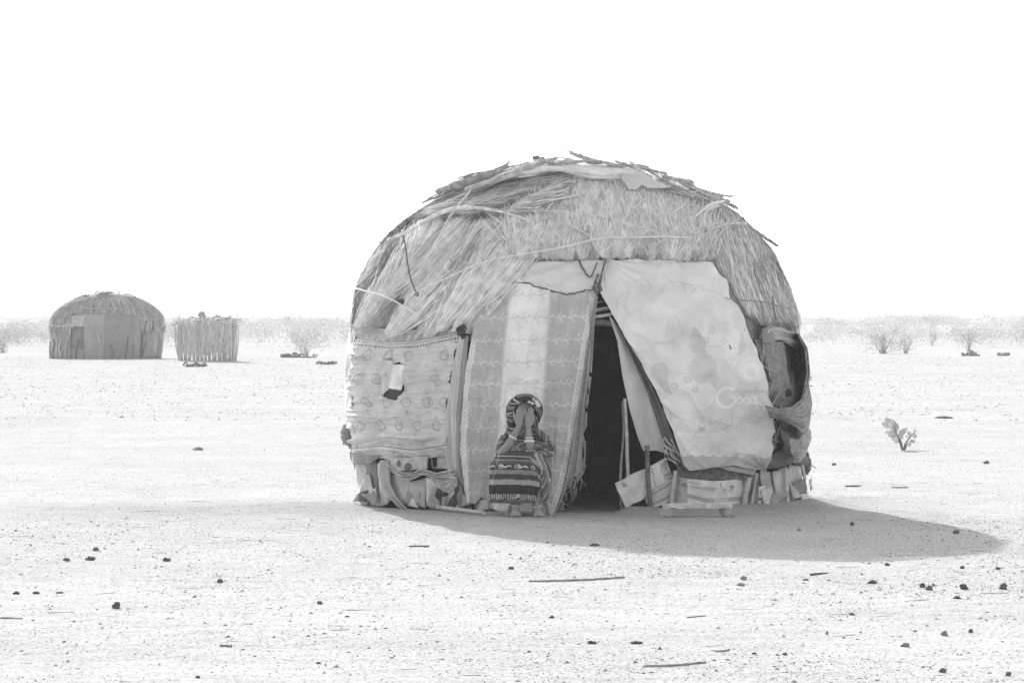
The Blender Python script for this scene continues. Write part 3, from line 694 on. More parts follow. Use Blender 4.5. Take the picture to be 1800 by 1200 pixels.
# pale printed sheet right of the doorway
def pat_sheet(px, py, u, v):
    t = 0.76 + 0 * px
    t = t - 0.09 * sstep(640, 690, py) * sstep(1210, 1235, px)
    for cx, cy, rx_, ry_, c in ((1118, 585, 28, 34, .79), (1150, 560, 30, 25, .78), (1090, 540, 18, 22, .74), (1190, 590, 20, 40, .77), (1300, 648, 26, 24, .79), (1250, 602, 42, 30, .80), (1195, 690, 46, 34, .80), (1218, 648, 22, 26, .67)):
        q = ((px - cx) / rx_) ** 2 + ((py - cy) / ry_) ** 2
        t = np.where(q < 1, c, t); t = np.where(np.abs(q - 1) < 0.04, 0.70, t)
    t = np.where(ring(px, py, 1298, 652, 12, 2.6) & (py < 664), 0.86, t)
    hair = [[(1196, 604), (1203, 578), (1208, 576), (1216, 584), (1222, 598), (1220, 612), (1224, 626), (1212, 626), (1202, 618)], [(1282, 584), (1288, 590), (1290, 612), (1280, 622), (1272, 624), (1278, 606)],
            [(1133, 655), (1140, 638), (1152, 636), (1160, 640), (1164, 655), (1164, 680), (1172, 694), (1158, 688), (1146, 672)], [(1216, 650), (1224, 646), (1240, 650), (1244, 668), (1238, 684), (1228, 672), (1216, 668)]]
    for h in hair: t = np.where(inpoly(px, py, h), 0.69 - 0.10 * fbm(px / 12, py / 12, 15, 2), t)
    for cx, cy, r in ((1224, 598, 4.6), (1254, 599, 4.6), (1235, 581, 4.8), (1172, 678, 4.8), (1206, 684, 4.6), (1193, 666, 5.2)):
        t = np.where(ring(px, py, cx, cy, r, 1.0), 0.60, t); t = np.where(np.hypot(px - cx, py - cy) < 1.6, 0.62, t)
    for pl in ([(1206, 606), (1225, 609), (1245, 608), (1262, 600)], [(1160, 652), (1185, 655), (1212, 660)], [(1278, 612), (1274, 612), (1268, 611), (1262, 613)]):
        t = np.where(segd(px, py, pl) < 0.9, 0.66, t)
    # scroll work
    lines = []
    def mir(pl, cx=1216): return [(2 * cx - x, y) for x, y in pl]
    petal = [[(1216, 756), (1208, 752), (1200, 744), (1184, 734), (1192, 748), (1204, 756), (1216, 758)], [(1216, 750), (1206, 745), (1203, 736), (1208, 731), (1214, 733), (1214, 739), (1210, 740)],
             [(1212, 752), (1212, 745), (1216, 740)], [(1216, 760), (1196, 758), (1178, 752), (1168, 738), (1166, 724)], [(1174, 758), (1184, 752), (1196, 754)], [(1206, 760), (1208, 766), (1216, 768)]]
    for pl in petal: lines += [pl, mir(pl)]
    lines += [[(1270, 752), (1276, 740), (1288, 734), (1300, 740), (1298, 750)], [(1280, 752), (1278, 744), (1286, 740), (1296, 742), (1320, 734), (1304, 731), (1312, 718), (1314, 708)], [(1316, 730), (1328, 716), (1330, 700), (1324, 690)],
              [(1110, 505), (1125, 495), (1140, 510), (1128, 520), (1116, 512)], [(1155, 520), (1162, 506), (1185, 504), (1215, 508)], [(1195, 520), (1192, 508), (1205, 505), (1212, 514), (1203, 520)], [(1205, 524), (1216, 510), (1226, 512), (1222, 522)],
              [(1080, 545), (1082, 530), (1100, 520), (1094, 540), (1100, 556)], [(1224, 514), (1250, 520), (1268, 540)], [(1160, 595), (1166, 572), (1178, 558), (1184, 572), (1186, 590)]]
    for pl in lines: 
        d = segd(px, py, crs(pl, 14)); t = t - 0.16 * np.clip(1.3 - d / 0.8, 0, 1)
    t = np.where(inpoly(px, py, [(1210, 757), (1213, 750), (1219, 750), (1222, 757)]), 0.5, t)
    # lettering, printed upside down as on the cloth
    k = np.zeros_like(px)
    def st(pl, w=1.7): 
        nonlocal k
        k = np.maximum(k, np.clip(w + 0.5 - segd(px, py, pl), 0, 1))
    arc = lambda cx, cy, rx_, ry_, a0, a1: [(cx + rx_ * math.cos(R(a)), cy + ry_ * math.sin(R(a))) for a in np.linspace(a0, a1, 18)]
    st(arc(1257, 698, 15, 17, -50, -325), 2.2); st([(1269, 708), (1268, 697), (1261, 697)], 1.6)
    for cx in (1276, 1288.5, 1300.5): st(arc(cx, 703, 4.6, 5.2, 0, 360), 1.5)
    st([(1305.5, 697), (1305, 710), (1307, 717)], 1.5)
    t = t * (1 - k) + 0.84 * k
    k = np.zeros_like(px)
    xs = 1266
    for ch in 'colleague':
        if ch == 'c': st(arc(xs + 2.2, 687, 2.2, 2.6, 50, 310), .5)
        if ch == 'o': st(arc(xs + 2.2, 687, 2.2, 2.6, 0, 360), .5)
        if ch == 'l': st([(xs + 1.6, 684), (xs + 2.4, 694)], .5)
        if ch == 'e': st(arc(xs + 2.2, 687.3, 2.2, 2.6, -50, -330), .5); st([(xs + .5, 687.5), (xs + 4, 687.5)], .4)
        if ch in 'ag': st(arc(xs + 2.2, 687.5, 2.2, 2.6, 0, 360), .5); st([(xs + 4.4, 690), (xs + 4.4, 684 if ch == 'a' else 680)] + ([] if ch == 'a' else [(xs + 1.5, 679)]), .5)
        if ch == 'u': st([(xs + .6, 690), (xs + .8, 685), (xs + 2.4, 684.5), (xs + 4, 686), (xs + 4, 690)], .5)
        xs += 4.2 if ch == 'l' else 6.6
    t = t * (1 - k) + 0.42 * k
    # quilted lattice, scallops and the darker hem
    sc_ = np.interp(px, [1170, 1330], [796, 800]) + 4.5 * np.abs(np.sin((px - 1180) / 18 * 3.14159))
    la = (py > 762) & (py < sc_)
    g1 = np.abs(np.mod(px + py, 18) - 9) < 0.7; g2 = np.abs(np.mod(px - py, 18) - 9) < 0.7
    t = np.where(la & (g1 | g2), 0.67, t); t = np.where(py > sc_, 0.47, t)
    t = np.where((np.abs(px - 1262) < 1.2) & (py > 606) & (py < 614), 0.05, t); t = np.where(np.hypot(px - 1291, py - 581) < 1.3, 0.08, t)
    return t * (0.88 + 0.24 * fbm(px / 34, py / 34, 14, 4))
def sheet_off(px, py, u, v):
    w = 0.06 + 0.10 * v + 0.035 * np.sin(np.pi * u) * np.sin(np.pi * np.clip(v * 1.1, 0, 1))
    ang = np.arctan2(py - 460, px - 1060)
    w += 0.014 * np.sin(ang * 26 + np.hypot(px - 1060, py - 460) / 30) * np.exp(-np.hypot(px - 1060, py - 465) / 90)       # pulls from the upper left knot
    ang2 = np.arctan2(825 - py, px - 1318)
    w += 0.022 * np.sin(ang2 * 15) * np.exp(-np.hypot(px - 1318, py - 825) / 45)
    w += 0.022 * np.sin((px - 1240) / 4.2 + py / 60) * np.exp(-((px - 1268 - (py - 520) * 0.18) / 16) ** 2) * sstep(640, 500, py)
    w += 0.012 * np.sin(px / 11 + py / 50) * sstep(740, 820, py) + 0.035 * (fbm(px / 50, py / 60, 34, 3) - 0.5) + 0.040 * ridge((px - py * .4) / 60, py / 70, 134) + 0.016 * ridge((px + py * .3) / 16, py / 70, 135) * sstep(700, 800, py)
    return w
sheetL = [(1064, 463), (1053, 500), (1054, 520), (1076, 560), (1116, 630), (1150, 700), (1170, 760), (1188, 818), (1194, 826)]
o = panel('printed_sheet', sheetL, [(1247, 468), (1262, 500), (1290, 556), (1318, 640), (1334, 720), (1330, 770), (1318, 826)],
      [(1064, 463), (1120, 464), (1190, 466), (1247, 468)], [(1194, 826), (1240, 819), (1270, 817), (1288, 822), (1318, 826)], 300, 360, sheet_off, M_CLOTH, pat_sheet)
tag(o, 'pale bed sheet printed with faces, scrolls and upside down lettering, right of the doorway')
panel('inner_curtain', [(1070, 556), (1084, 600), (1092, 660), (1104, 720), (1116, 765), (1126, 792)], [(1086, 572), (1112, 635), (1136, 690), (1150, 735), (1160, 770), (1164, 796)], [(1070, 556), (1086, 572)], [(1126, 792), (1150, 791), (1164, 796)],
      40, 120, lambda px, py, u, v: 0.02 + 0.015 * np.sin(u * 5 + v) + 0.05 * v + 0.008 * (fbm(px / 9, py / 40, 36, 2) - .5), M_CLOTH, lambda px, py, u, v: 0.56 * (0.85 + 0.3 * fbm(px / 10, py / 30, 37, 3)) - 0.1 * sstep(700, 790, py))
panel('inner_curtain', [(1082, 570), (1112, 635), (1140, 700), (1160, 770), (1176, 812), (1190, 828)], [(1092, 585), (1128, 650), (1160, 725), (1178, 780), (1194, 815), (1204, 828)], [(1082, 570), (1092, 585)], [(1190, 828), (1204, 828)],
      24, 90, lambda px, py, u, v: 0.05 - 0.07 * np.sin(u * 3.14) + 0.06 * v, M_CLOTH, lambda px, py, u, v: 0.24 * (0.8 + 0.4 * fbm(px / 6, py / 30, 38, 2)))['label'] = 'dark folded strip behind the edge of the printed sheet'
mb = MB()
for i in range(14):
    a = (rng.uniform(1155, 1170), rng.uniform(765, 800)); b = (a[0] + rng.uniform(5, 30), a[1] + rng.uniform(15, 38))
    mb.tube(hit(*crs([a, ((a[0] + b[0]) / 2 + rng.normal() * 5, (a[1] + b[1]) / 2 + rng.normal() * 4), b], 10).T, 0.12), 0.004, 0.5, 5)
mb.build('loose_cord', M_ROPE, hut)

# doorway poles and what shows inside
def pole(name, pl, r, tone, off, m=M_WOOD, n=14, seed=0, flat=1.0, rough=0.10):
    Pp = hit(*crs(pl, n).T, off)
    b = MB().tube(Pp, r, tone, 8, flat, rough, seed); return b.build(name, m, hut)
pole('door_pole', [(1097, 700), (1100, 760), (1102, 830), (1105, 894)], [0.014, 0.018], 0.50, 0.03, seed=1)
pole('door_pole', [(1094, 705), (1096, 760), (1091, 830), (1092, 894)], [0.008, 0.012], 0.32, -0.02, seed=2)
pole('door_post', [(1131, 782), (1133, 840), (1137, 895)], 0.021, 0.16, 0.10, seed=3)
for pl, r, t in (([(1030, 566), (1055, 567), (1080, 569)], 0.028, 0.14), ([(1032, 559), (1058, 555), (1080, 551)], 0.015, 0.62), ([(1034, 548), (1055, 545), (1078, 541)], 0.010, 0.35), ([(1036, 545), (1060, 541), (1078, 539)], 0.006, 0.5), ([(1038, 533), (1060, 530)], 0.009, 0.3)):
    pole('lintel_stick', pl, r, t, -0.06, seed=int(r * 1000))
g = np.random.default_rng(3)
for i in range(7):                                         # bent frame poles and hanging things in the dark, wood tone lowered to deepen the shade
    x0 = g.uniform(-0.3, 0.75) + 0.6; y0 = g.uniform(0.2, 1.4)
    MB().tube(crs([(x0, y0, 0), (x0 + g.normal() * 0.05, y0, 0.8), (x0 + g.normal() * 0.2, y0, 1.7)], 10), [0.03, 0.02], 0.06, 6, rough=0.15, seed=i).build('frame_pole', M_WOOD, hut)

# ------------------------------------------------------------------ lower wall: flattened cartons, planks, rags
def print_lines(seed):
    def f(px, py, u, v, k):
        return np.where((np.mod(v * 5 + seed, 1) < 0.05) & (np.mod(u * 3 + seed, 1) < 0.6), k * 0.55, k)
    return f
low = [  # corners TL TR BR BL, offset, tone, material
    ([(618, 800), (636, 802), (648, 884), (634, 872)], 0.03, 0.42, M_CARD), ([(634, 804), (652, 808), (656, 888), (642, 884)], 0.05, 0.46, M_CARD), ([(648, 812), (668, 812), (672, 894), (654, 890)], 0.035, 0.44, M_CARD),
    ([(664, 818), (686, 806), (690, 884), (668, 893)], 0.05, 0.60, M_CARD), ([(680, 804), (700, 806), (704, 880), (684, 880)], 0.03, 0.45, M_CARD), ([(700, 822), (730, 826), (726, 890), (704, 880)], 0.04, 0.46, M_CARD),
    ([(724, 848), (756, 838), (756, 892), (728, 888)], 0.05, 0.42, M_CARD), ([(758, 838), (780, 844), (774, 886), (760, 884)], 0.07, 0.66, M_CARD), ([(768, 846), (786, 850), (782, 884), (772, 888)], 0.055, 0.60, M_CARD),
    ([(790, 888), (832, 888), (828, 901), (800, 900)], 0.03, 0.55, M_CARD), ([(836, 874), (866, 876), (866, 902), (838, 900)], 0.03, 0.60, M_CARD), ([(864, 880), (882, 880), (882, 902), (867, 902)], 0.04, 0.26, M_CARD), ([(884, 878), (906, 880), (904, 900), (886, 902)], 0.04, 0.22, M_CARD),
    ([(912, 880), (940, 880), (942, 904), (914, 904)], 0.03, 0.16, M_CARD),
    ([(1270, 838), (1306, 840), (1302, 888), (1262, 888)], 0.04, 0.56, M_CARD), ([(1258, 872), (1285, 872), (1288, 896), (1260, 897)], 0.06, 0.32, M_CARD), ([(1296, 828), (1312, 826), (1303, 893), (1292, 893)], 0.07, 0.50, M_CARD),
    ([(1330, 826), (1352, 830), (1352, 893), (1336, 890)], 0.04, 0.42, M_CARD), ([(1346, 828), (1362, 824), (1366, 888), (1352, 891)], 0.07, 0.50, M_CARD), ([(1362, 822), (1382, 822), (1380, 884), (1364, 887)], 0.05, 0.44, M_CARD), ([(1380, 816), (1400, 818), (1398, 880), (1381, 883)], 0.04, 0.40, M_CARD),
    ([(1398, 806), (1414, 808), (1416, 872), (1402, 876)], 0.06, 0.50, M_CARD), ([(1310, 834), (1334, 832), (1338, 892), (1306, 892)], 0.02, 0.36, M_CARD), ([(1324, 872), (1348, 868), (1352, 893), (1330, 893)], 0.08, 0.40, M_CARD), ([(1386, 868), (1404, 866), (1410, 882), (1392, 882)], 0.11, 0.62, M_CARD)]
for i, (q, off, tone, m) in enumerate(low):
    quad('cardboard', q, off, m, tone * 1.05, wr=0.016, seed=100 + i, thick=0.010, pat=print_lines(i * 0.37) if i % 3 == 0 else None)
quad('rag', [(614, 795), (684, 800), (668, 816), (622, 812)], 0.08, M_CLOTH, 0.24, (24, 10), 0.03, 41)
quad('rag', [(652, 806), (672, 806), (676, 880), (664, 850)], 0.065, M_CLOTH, 0.22, (10, 24), 0.02, 42)
o = quad('plank', [(694, 806), (764, 802), (762, 824), (700, 828)], 0.09, M_WOOD, 0.42, (40, 14), 0.01, 43, thick=0.02, pat=lambda px, py, u, v, k: np.where(np.hypot(px - 732, py - 820) < 7, 0.12, np.where(np.hypot((px - 716), (py - 814) * 0.7) < 4, 0.14, k)))
quad('plank', [(764, 800), (812, 802), (812, 824), (766, 822)], 0.05, M_WOOD, 0.40, (20, 10), 0.01, 44, thick=0.015)
quad('gap_shade', [(768, 803), (775, 803), (775, 820), (769, 820)], 0.062, M_INNER, 0.03, (4, 6), 0.0, 45)  # dark sheet laid over the plank, painting the shade of a gap
panel('striped_blanket', [(690, 808), (704, 826), (716, 832), (722, 840)], [(810, 822), (811, 832), (811, 840), (812, 850)], [(690, 808), (712, 826), (735, 832), (755, 822), (780, 830), (810, 822)], [(722, 840), (740, 842), (760, 832), (785, 842), (812, 850)], 70, 24,
      lambda px, py, u, v: 0.10 + 0.02 * np.sin(v * 14) + 0.015 * (fbm(px / 14, py / 5, 46, 2) - .5), M_CLOTH, lambda px, py, u, v: np.where(np.mod(v * 4, 1) < 0.4, 0.56, 0.38))
panel('hanging_cloth', [(684, 808), (680, 835), (690, 862), (712, 888), (722, 893)], [(700, 808), (702, 850), (712, 872), (730, 892)], [(684, 808), (700, 808)], [(722, 893), (726, 895), (730, 892)], 20, 60,
      lambda px, py, u, v: 0.085 + 0.02 * np.sin(u * 9), M_CLOTH, lambda px, py, u, v: 0.40 * (0.8 + 0.4 * fbm(px / 3, py / 30, 47, 2)))
panel('dark_blanket', [(784, 855), (776, 872), (772, 890)], [(818, 838), (826, 860), (833, 888)], [(784, 855), (795, 862), (806, 850), (818, 838)], [(772, 890), (795, 897), (815, 894), (833, 888)], 40, 40,
      lambda px, py, u, v: 0.10 + 0.02 * np.sin(u * 8 + 4 * v), M_CLOTH, lambda px, py, u, v: 0.08 * (0.7 + 0.6 * fbm(px / 8, py / 8, 48, 2)))
panel('spotted_rag', [(770, 838), (778, 848), (790, 862)], [(816, 836), (818, 846), (818, 852)], [(770, 838), (790, 845), (816, 836)], [(790, 862), (804, 866), (818, 852)], 30, 20, lambda px, py, u, v: 0.115 + 0.01 * np.sin(u * 9), M_CLOTH,
      lambda px, py, u, v: np.where((vnoise(px / 2.5, py / 2.5, 4) > 0.7), 0.6, 0.34))
V, F = lump(hit(612, 762, 0.06)[0], 0.07, 0.09, 0.10, 8, 0.7, 24, 32, 2.6); MB().add(V, F, 0.30).build('cloth_bundle', M_CLOTH, hut)
V, F = lump(hit(624, 756, 0.06)[0], 0.03, 0.06, 0.09, 9, 0.6, 20, 26, 3.0); MB().add(V, F, 0.7).build('cloth_bundle', M_CLOTH, hut)

g = np.random.default_rng(77)
for i in range(34):                                        # torn scraps stuffed along the foot of the wall
    x = g.uniform(632, 868) if i < 18 else g.uniform(1300, 1410); b = np.interp(x, [625, 700, 860, 1260, 1340, 1415], [874, 893, 900, 897, 892, 872])
    w, h = g.uniform(4, 11), g.uniform(6, 22); y = b - h * .5 - g.uniform(-2, 22)
    q = [(x - w + g.normal() * 3, y - h + g.normal() * 4), (x + w + g.normal() * 3, y - h + g.normal() * 5), (x + w + g.normal() * 4, min(y + h + g.normal() * 4, b)), (x - w + g.normal() * 4, min(y + h + g.normal() * 4, b))]
    m_ = M_CLOTH if g.random() < .5 else M_CARD
    quad('scrap', q, g.uniform(.05, .125), m_, float(g.choice((.12, .22, .3, .38, .5, .62))), (8, 10), .03, 500 + i, .006)
# carton across the door foot and carton wall right of it
def pat_carton(px, py, u, v, k):
    k = np.where((np.abs(px - 1095) < 4) & (np.abs(py - 851) < 4) & (vnoise(px / 1.5, py / 1.5, 2) > 0.4), 0.25, k)
    k = np.where(segd(px, py, [(1141, 820), (1148, 853)]) < 0.7, 0.22, k)
    k = np.where(inpoly(px, py, [(1152, 812), (1172, 806), (1178, 842), (1163, 842)]), np.where(fbm(px / 5, py / 5, 7, 2) > 0.5, 0.28, 0.45), k)
    return k * np.where(np.mod((px * 0.5 + py) / 3.2, 1) < 0.12, 0.9, 1)
quad('carton', [(1079, 849), (1166, 804), (1180, 846), (1098, 892)], 0.06, M_CARD, 0.68, (60, 34), 0.010, 51, 0.02, pat=pat_carton)
quad('carton', [(1128, 868), (1180, 836), (1176, 878), (1136, 894)], 0.09, M_CARD, 0.46, (30, 24), 0.012, 52, 0.02, pat=lambda px, py, u, v, k: np.where((np.abs(v - 0.2) < 0.06) | (np.abs(v - 0.75) < 0.06), k * 0.6, k))
def pat_box(px, py, u, v):
    k = 0.68 + 0 * px
    k = np.where(px < 1199, 0.42, k)
    k = np.where(segd(px, py, [(1202, 846), (1212, 849), (1219, 850)]) < 0.9, 0.42, k)
    b = np.interp(px, [1180, 1200, 1225, 1250, 1292], [861, 866, 874, 874, 871]); k = np.where((py > b) & (py < b + 8), 0.40, k)
    b2 = np.interp(px, [1180, 1200, 1225], [867, 870, 876]); k = np.where((np.abs(py - b2) < 1.4) & (px < 1228), 0.36, k)
    k = np.where(inpoly(px, py, [(1188, 852), (1192, 846), (1198, 848), (1199, 856)]) & (vnoise(px / 1.5, py / 1.5, 5) > 0.45), 0.2, k)
    for pl, w in (([(1253, 848), (1255, 857)], .7), ([(1259, 858), (1261, 862)], .7), ([(1274, 860), (1275, 853)], 1.2), ([(1272, 855), (1275, 852), (1278, 855)], .8), ([(1271, 853), (1270, 861)], .5), ([(1267, 863), (1273, 862)], .5)):
        k = np.where(segd(px, py, pl) < w, 0.22, k)
    for yy in (847, 850, 853, 857, 861): k = np.where((np.abs(py - yy) < 0.5) & (px > 1287) & (px < 1292), 0.35, k)
    for j, xx in enumerate(range(1243, 1264, 4)): k = np.where(segd(px, py, [(xx, 875), (xx + 1.5, 881)]) < 0.9, 0.62, k)
    k = np.where((np.abs(py - 861) < 0.7) & (px > 1221) & (px < 1243) & (np.mod(px, 2.2) < 1.5), 0.42, k)
    return k * (0.9 + 0.2 * fbm(px / 12, py / 12, 53, 2))
box = panel('carton_wall', [(1176, 836), (1174, 860), (1174, 892)], [(1293, 840), (1294, 862), (1290, 884)], [(1176, 836), (1205, 841), (1240, 844), (1270, 843), (1293, 840)], [(1174, 892), (1220, 890), (1290, 884)], 190, 90,
      lambda px, py, u, v: 0.08 + 0.03 * np.sin(np.pi * u) + 0.008 * (fbm(px / 9, py / 20, 54, 2) - .5), M_CARD, pat_box, 0.012)
def text_on(body, x0, y0, width, tone, m, off, slope=0.0, name='lettering'):
    """lettering laid on the carton as thin ink"""
    cu = bpy.data.curves.new('ink', 'FONT'); cu.body = body; cu.extrude = 0.0; cu.resolution_u = 2
    ob = bpy.data.objects.new('ink', cu); COL.objects.link(ob)
    me = bpy.data.meshes.new_from_object(ob.evaluated_get(bpy.context.evaluated_depsgraph_get()))
    v = np.array([w.co[:] for w in me.vertices]); f = [tuple(p.vertices) for p in me.polygons]
    bpy.data.objects.remove(ob); 
    s = width / (v[:, 0].max() - v[:, 0].min())
    px = x0 + v[:, 0] * s; py = y0 - v[:, 1] * s + slope * v[:, 0] * s
    return mk(name, hit(px, py, off), f, m, box, np.full(len(v), tone), False)
bpy.context.view_layer.update()
text_on('Prime matlise', 1203, 857, 40, 0.28, M_CARD, 0.125, 0.06)
quad('dark_sack', [(1184, 818), (1302, 818), (1294, 843), (1180, 841)], 0.085, M_HIDE, 0.15, (50, 18), 0.03, 55)
quad('rag', [(1240, 817), (1312, 820), (1306, 834), (1262, 826)], 0.13, M_CLOTH, 0.42, (30, 8), 0.01, 56)
quad('rag', [(1298, 830), (1312, 830), (1314, 862), (1306, 868)], 0.12, M_CLOTH, 0.16, (8, 20), 0.02, 57)
pole('wall_stake', [(1176, 826), (1172, 860), (1168, 890)], 0.018, 0.46, 0.13, seed=5)
pole('wall_stake', [(1299, 838), (1294, 865), (1288, 896)], 0.024, 0.48, 0.12, seed=6)
pole('wall_stake', [(1312, 830), (1308, 860), (1303, 895)], 0.014, 0.45, 0.11, seed=7)
pole('wall_stake', [(1362, 820), (1364, 850), (1366, 888)], 0.020, 0.55, 0.10, seed=8)
pole('wall_stake', [(1186, 838), (1182, 866), (1178, 890)], 0.010, 0.30, 0.12, seed=9)

# ------------------------------------------------------------------ hides and bundles on the right
panel('hide', [(1318, 596), (1330, 640), (1340, 690), (1346, 716)], [(1372, 600), (1384, 640), (1394, 690), (1396, 712)], [(1318, 596), (1340, 600), (1372, 600)], [(1346, 716), (1370, 716), (1396, 712)], 60, 80,
      lambda px, py, u, v: 0.05 + 0.05 * np.sin(u * 3.14) + 0.03 * (fbm(px / 22, py / 40, 61, 3) - .5), M_HIDE, lambda px, py, u, v: 0.24 * (0.75 + 0.5 * fbm(px / 9, py / 34, 62, 3)) * np.where(np.hypot(px - 1367, (py - 690) * 0.8) < 6, 0.2, 1))
def free(px, py, Y):
    d = Y + CAM_D
    return np.stack([(px - 900) * d / FPX, Y, CAM_H - (py - 560) * d / FPX], -1)
panel('hide_flap', [(1376, 588), (1386, 630), (1391, 670), (1390, 712)], [(1404, 590), (1417, 612), (1421, 655), (1410, 708)], [(1376, 588), (1390, 583), (1404, 590)], [(1390, 712), (1400, 714), (1410, 708)], 50, 70,
      lambda px, py, u, v: -0.92 + 0.34 * np.sin(np.pi * u ** 0.8) * (0.6 + 0.4 * np.sin(np.pi * v)) + 0.06 * u + 0.03 * (fbm(px / 12, py / 14, 63, 3) - .5), M_HIDE,
      lambda px, py, u, v: 0.055 + 0.10 * (vnoise(px / 1.6, py / 1.6, 6) > 0.55) * sstep(0.35, 0.75, u) * sstep(0, .25, v), 0.012, fn=free)['label'] = 'dark hairy hide curling away from the wall'
panel('hide_rim', [(1402, 588), (1414, 612), (1418, 655), (1406, 710)], [(1408, 592), (1421, 618), (1424.5, 658), (1416, 715)], [(1402, 588), (1405, 588), (1408, 592)], [(1406, 710), (1411, 714), (1416, 715)], 14, 60,
      lambda px, py, u, v: -0.90 - 0.05 * np.sin(np.pi * u) + 0.45 * u ** 2, M_HIDE, lambda px, py, u, v: 0.26 * (0.8 + 0.4 * fbm(px / 5, py / 12, 163, 2)), 0.012, fn=free)
panel('top_wrap', [(1322, 578), (1320, 590), (1322, 602)], [(1338, 574), (1341, 590), (1342, 600)], [(1322, 578), (1330, 572), (1338, 574)], [(1322, 602), (1332, 602), (1342, 600)], 24, 20, lambda px, py, u, v: 0.12 + 0.03 * np.sin(u * 3.14), M_CLOTH,
      lambda px, py, u, v: np.where(ring(px, py, 1331, 584, 4, 0.9) & (py < 585), 0.6, 0.28))
panel('top_wrap', [(1336, 574), (1338, 588), (1340, 598)], [(1380, 586), (1380, 600), (1376, 610)], [(1336, 574), (1350, 576), (1362, 582), (1380, 586)], [(1340, 598), (1355, 598), (1366, 604), (1376, 610)], 40, 24, lambda px, py, u, v: 0.11 + 0.02 * np.sin(v * 9 + u * 2), M_CLOTH,
      lambda px, py, u, v: 0.42 * (0.8 + 0.4 * fbm(px / 14, py / 4, 64, 2)))
panel('striped_cloth', [(1344, 712), (1350, 722), (1352, 734)], [(1421, 668), (1428, 708), (1423, 748)], [(1344, 712), (1368, 717), (1392, 714), (1410, 700), (1421, 668)], [(1352, 734), (1375, 738), (1398, 750), (1412, 766), (1423, 748)], 80, 44,
      lambda px, py, u, v: -1.78 + 0.20 * u + 1.02 * u ** 2 - 0.16 * np.sin(np.pi * v) + 0.05 * (fbm(px / 12, py / 7, 65, 3) - .5) - 0.05 * ridge(u * 1.5 + v * 2.5, v * 3, 265), M_CLOTH,
      lambda px, py, u, v: 0.27 * (0.75 + 0.5 * fbm(px / 9, py / 9, 66, 2)) * np.where((np.abs(np.mod(v * 7 + u, 1) - .5) < 0.1), 0.5, 1), fn=free)
panel('sack', [(1352, 716), (1352, 740), (1356, 762)], [(1408, 752), (1408, 764), (1402, 772)], [(1352, 716), (1372, 728), (1392, 740), (1408, 752)], [(1356, 762), (1374, 768), (1390, 772), (1402, 772)], 50, 40,
      lambda px, py, u, v: 0.08 + 0.08 * np.sin(v * 3.14) * np.sin(u * 2.6 + 0.3), M_HIDE, lambda px, py, u, v: 0.19 * (0.75 + 0.5 * fbm(px / 7, py / 9, 67, 3)))
panel('sack', [(1352, 754), (1354, 780), (1358, 800)], [(1388, 768), (1392, 800), (1396, 815)], [(1352, 754), (1366, 758), (1388, 768)], [(1358, 800), (1376, 800), (1396, 815)], 40, 40,
      lambda px, py, u, v: 0.10 + 0.09 * np.sin(v * 3.0) * np.sin(u * 2.8 + 0.2) + 0.03 * ridge(px / 9, py / 20, 168), M_CLOTH, lambda px, py, u, v: np.where((np.hypot(px - 1360, py - 782) < 7) & (vnoise(px / 2, py / 2, 3) > .5), 0.45, 0.24) * (0.85 + 0.3 * fbm(px / 9, py / 9, 68, 2)))
panel('sack', [(1386, 768), (1390, 790), (1396, 814)], [(1421, 744), (1427, 770), (1416, 800)], [(1386, 768), (1404, 772), (1416, 756), (1421, 744)], [(1396, 814), (1406, 812), (1416, 800)], 40, 40,
      lambda px, py, u, v: -1.28 + 0.55 * u ** 2 - 0.16 * np.sin(v * 3.0) - 0.05 * ridge(px / 14, py / 9, 169) + 0.04 * (fbm(px / 9, py / 9, 170, 2) - .5), M_CLOTH, lambda px, py, u, v: 0.36 * (0.7 + 0.6 * fbm(px / 7, py / 9, 69, 3)), fn=free)
panel('rag', [(1318, 800), (1320, 815), (1324, 824)], [(1392, 798), (1400, 812), (1398, 818)], [(1318, 800), (1340, 798), (1356, 790), (1392, 798)], [(1324, 824), (1350, 822), (1375, 814), (1398, 818)], 50, 20,
      lambda px, py, u, v: 0.10 + 0.04 * np.sin(v * 3.14) + 0.012 * np.sin((u - 0.45) * 40) * np.exp(-((u - .45) / .15) ** 2), M_CLOTH, lambda px, py, u, v: 0.17 * (0.7 + 0.6 * fbm(px / 10, py / 5, 72, 2)))
panel('rag', [(1332, 730), (1330, 770), (1328, 790)], [(1350, 740), (1352, 770), (1350, 788)], [(1332, 730), (1350, 740)], [(1328, 790), (1350, 788)], 14, 24, lambda px, py, u, v: 0.07 + 0.02 * np.sin(u * 7), M_CLOTH, lambda px, py, u, v: 0.30 * (0.8 + 0.4 * fbm(px / 3, py / 12, 73, 2)))
V, F = lump(hit(1408, 812, 0.06)[0], 0.05, 0.06, 0.09, 15, 0.8, 24, 30, 3.2); MB().add(V, F, 0.16).build('cloth_bundle', M_CLOTH, hut)
g = np.random.default_rng(9)
mb = MB()
for i in range(60):
    y = g.uniform(590, 800); x = np.interp(y, [580, 640, 720, 800], [1322, 1334, 1346, 1346]) + g.normal() * 4
    a = g.normal() * 0.6 + 1.4; l = g.uniform(6, 18)
    mb.tube(hit(*rs([(x - l * math.cos(a), y - l * math.sin(a)), (x + l * math.cos(a), y + l * math.sin(a))], 4).T, g.uniform(0.03, 0.10)), g.uniform(0.003, 0.009), g.choice((0.10, 0.2, 0.35, 0.5)), 5)
mb.build('wattle', M_WOOD, hut)['kind'] = 'stuff'
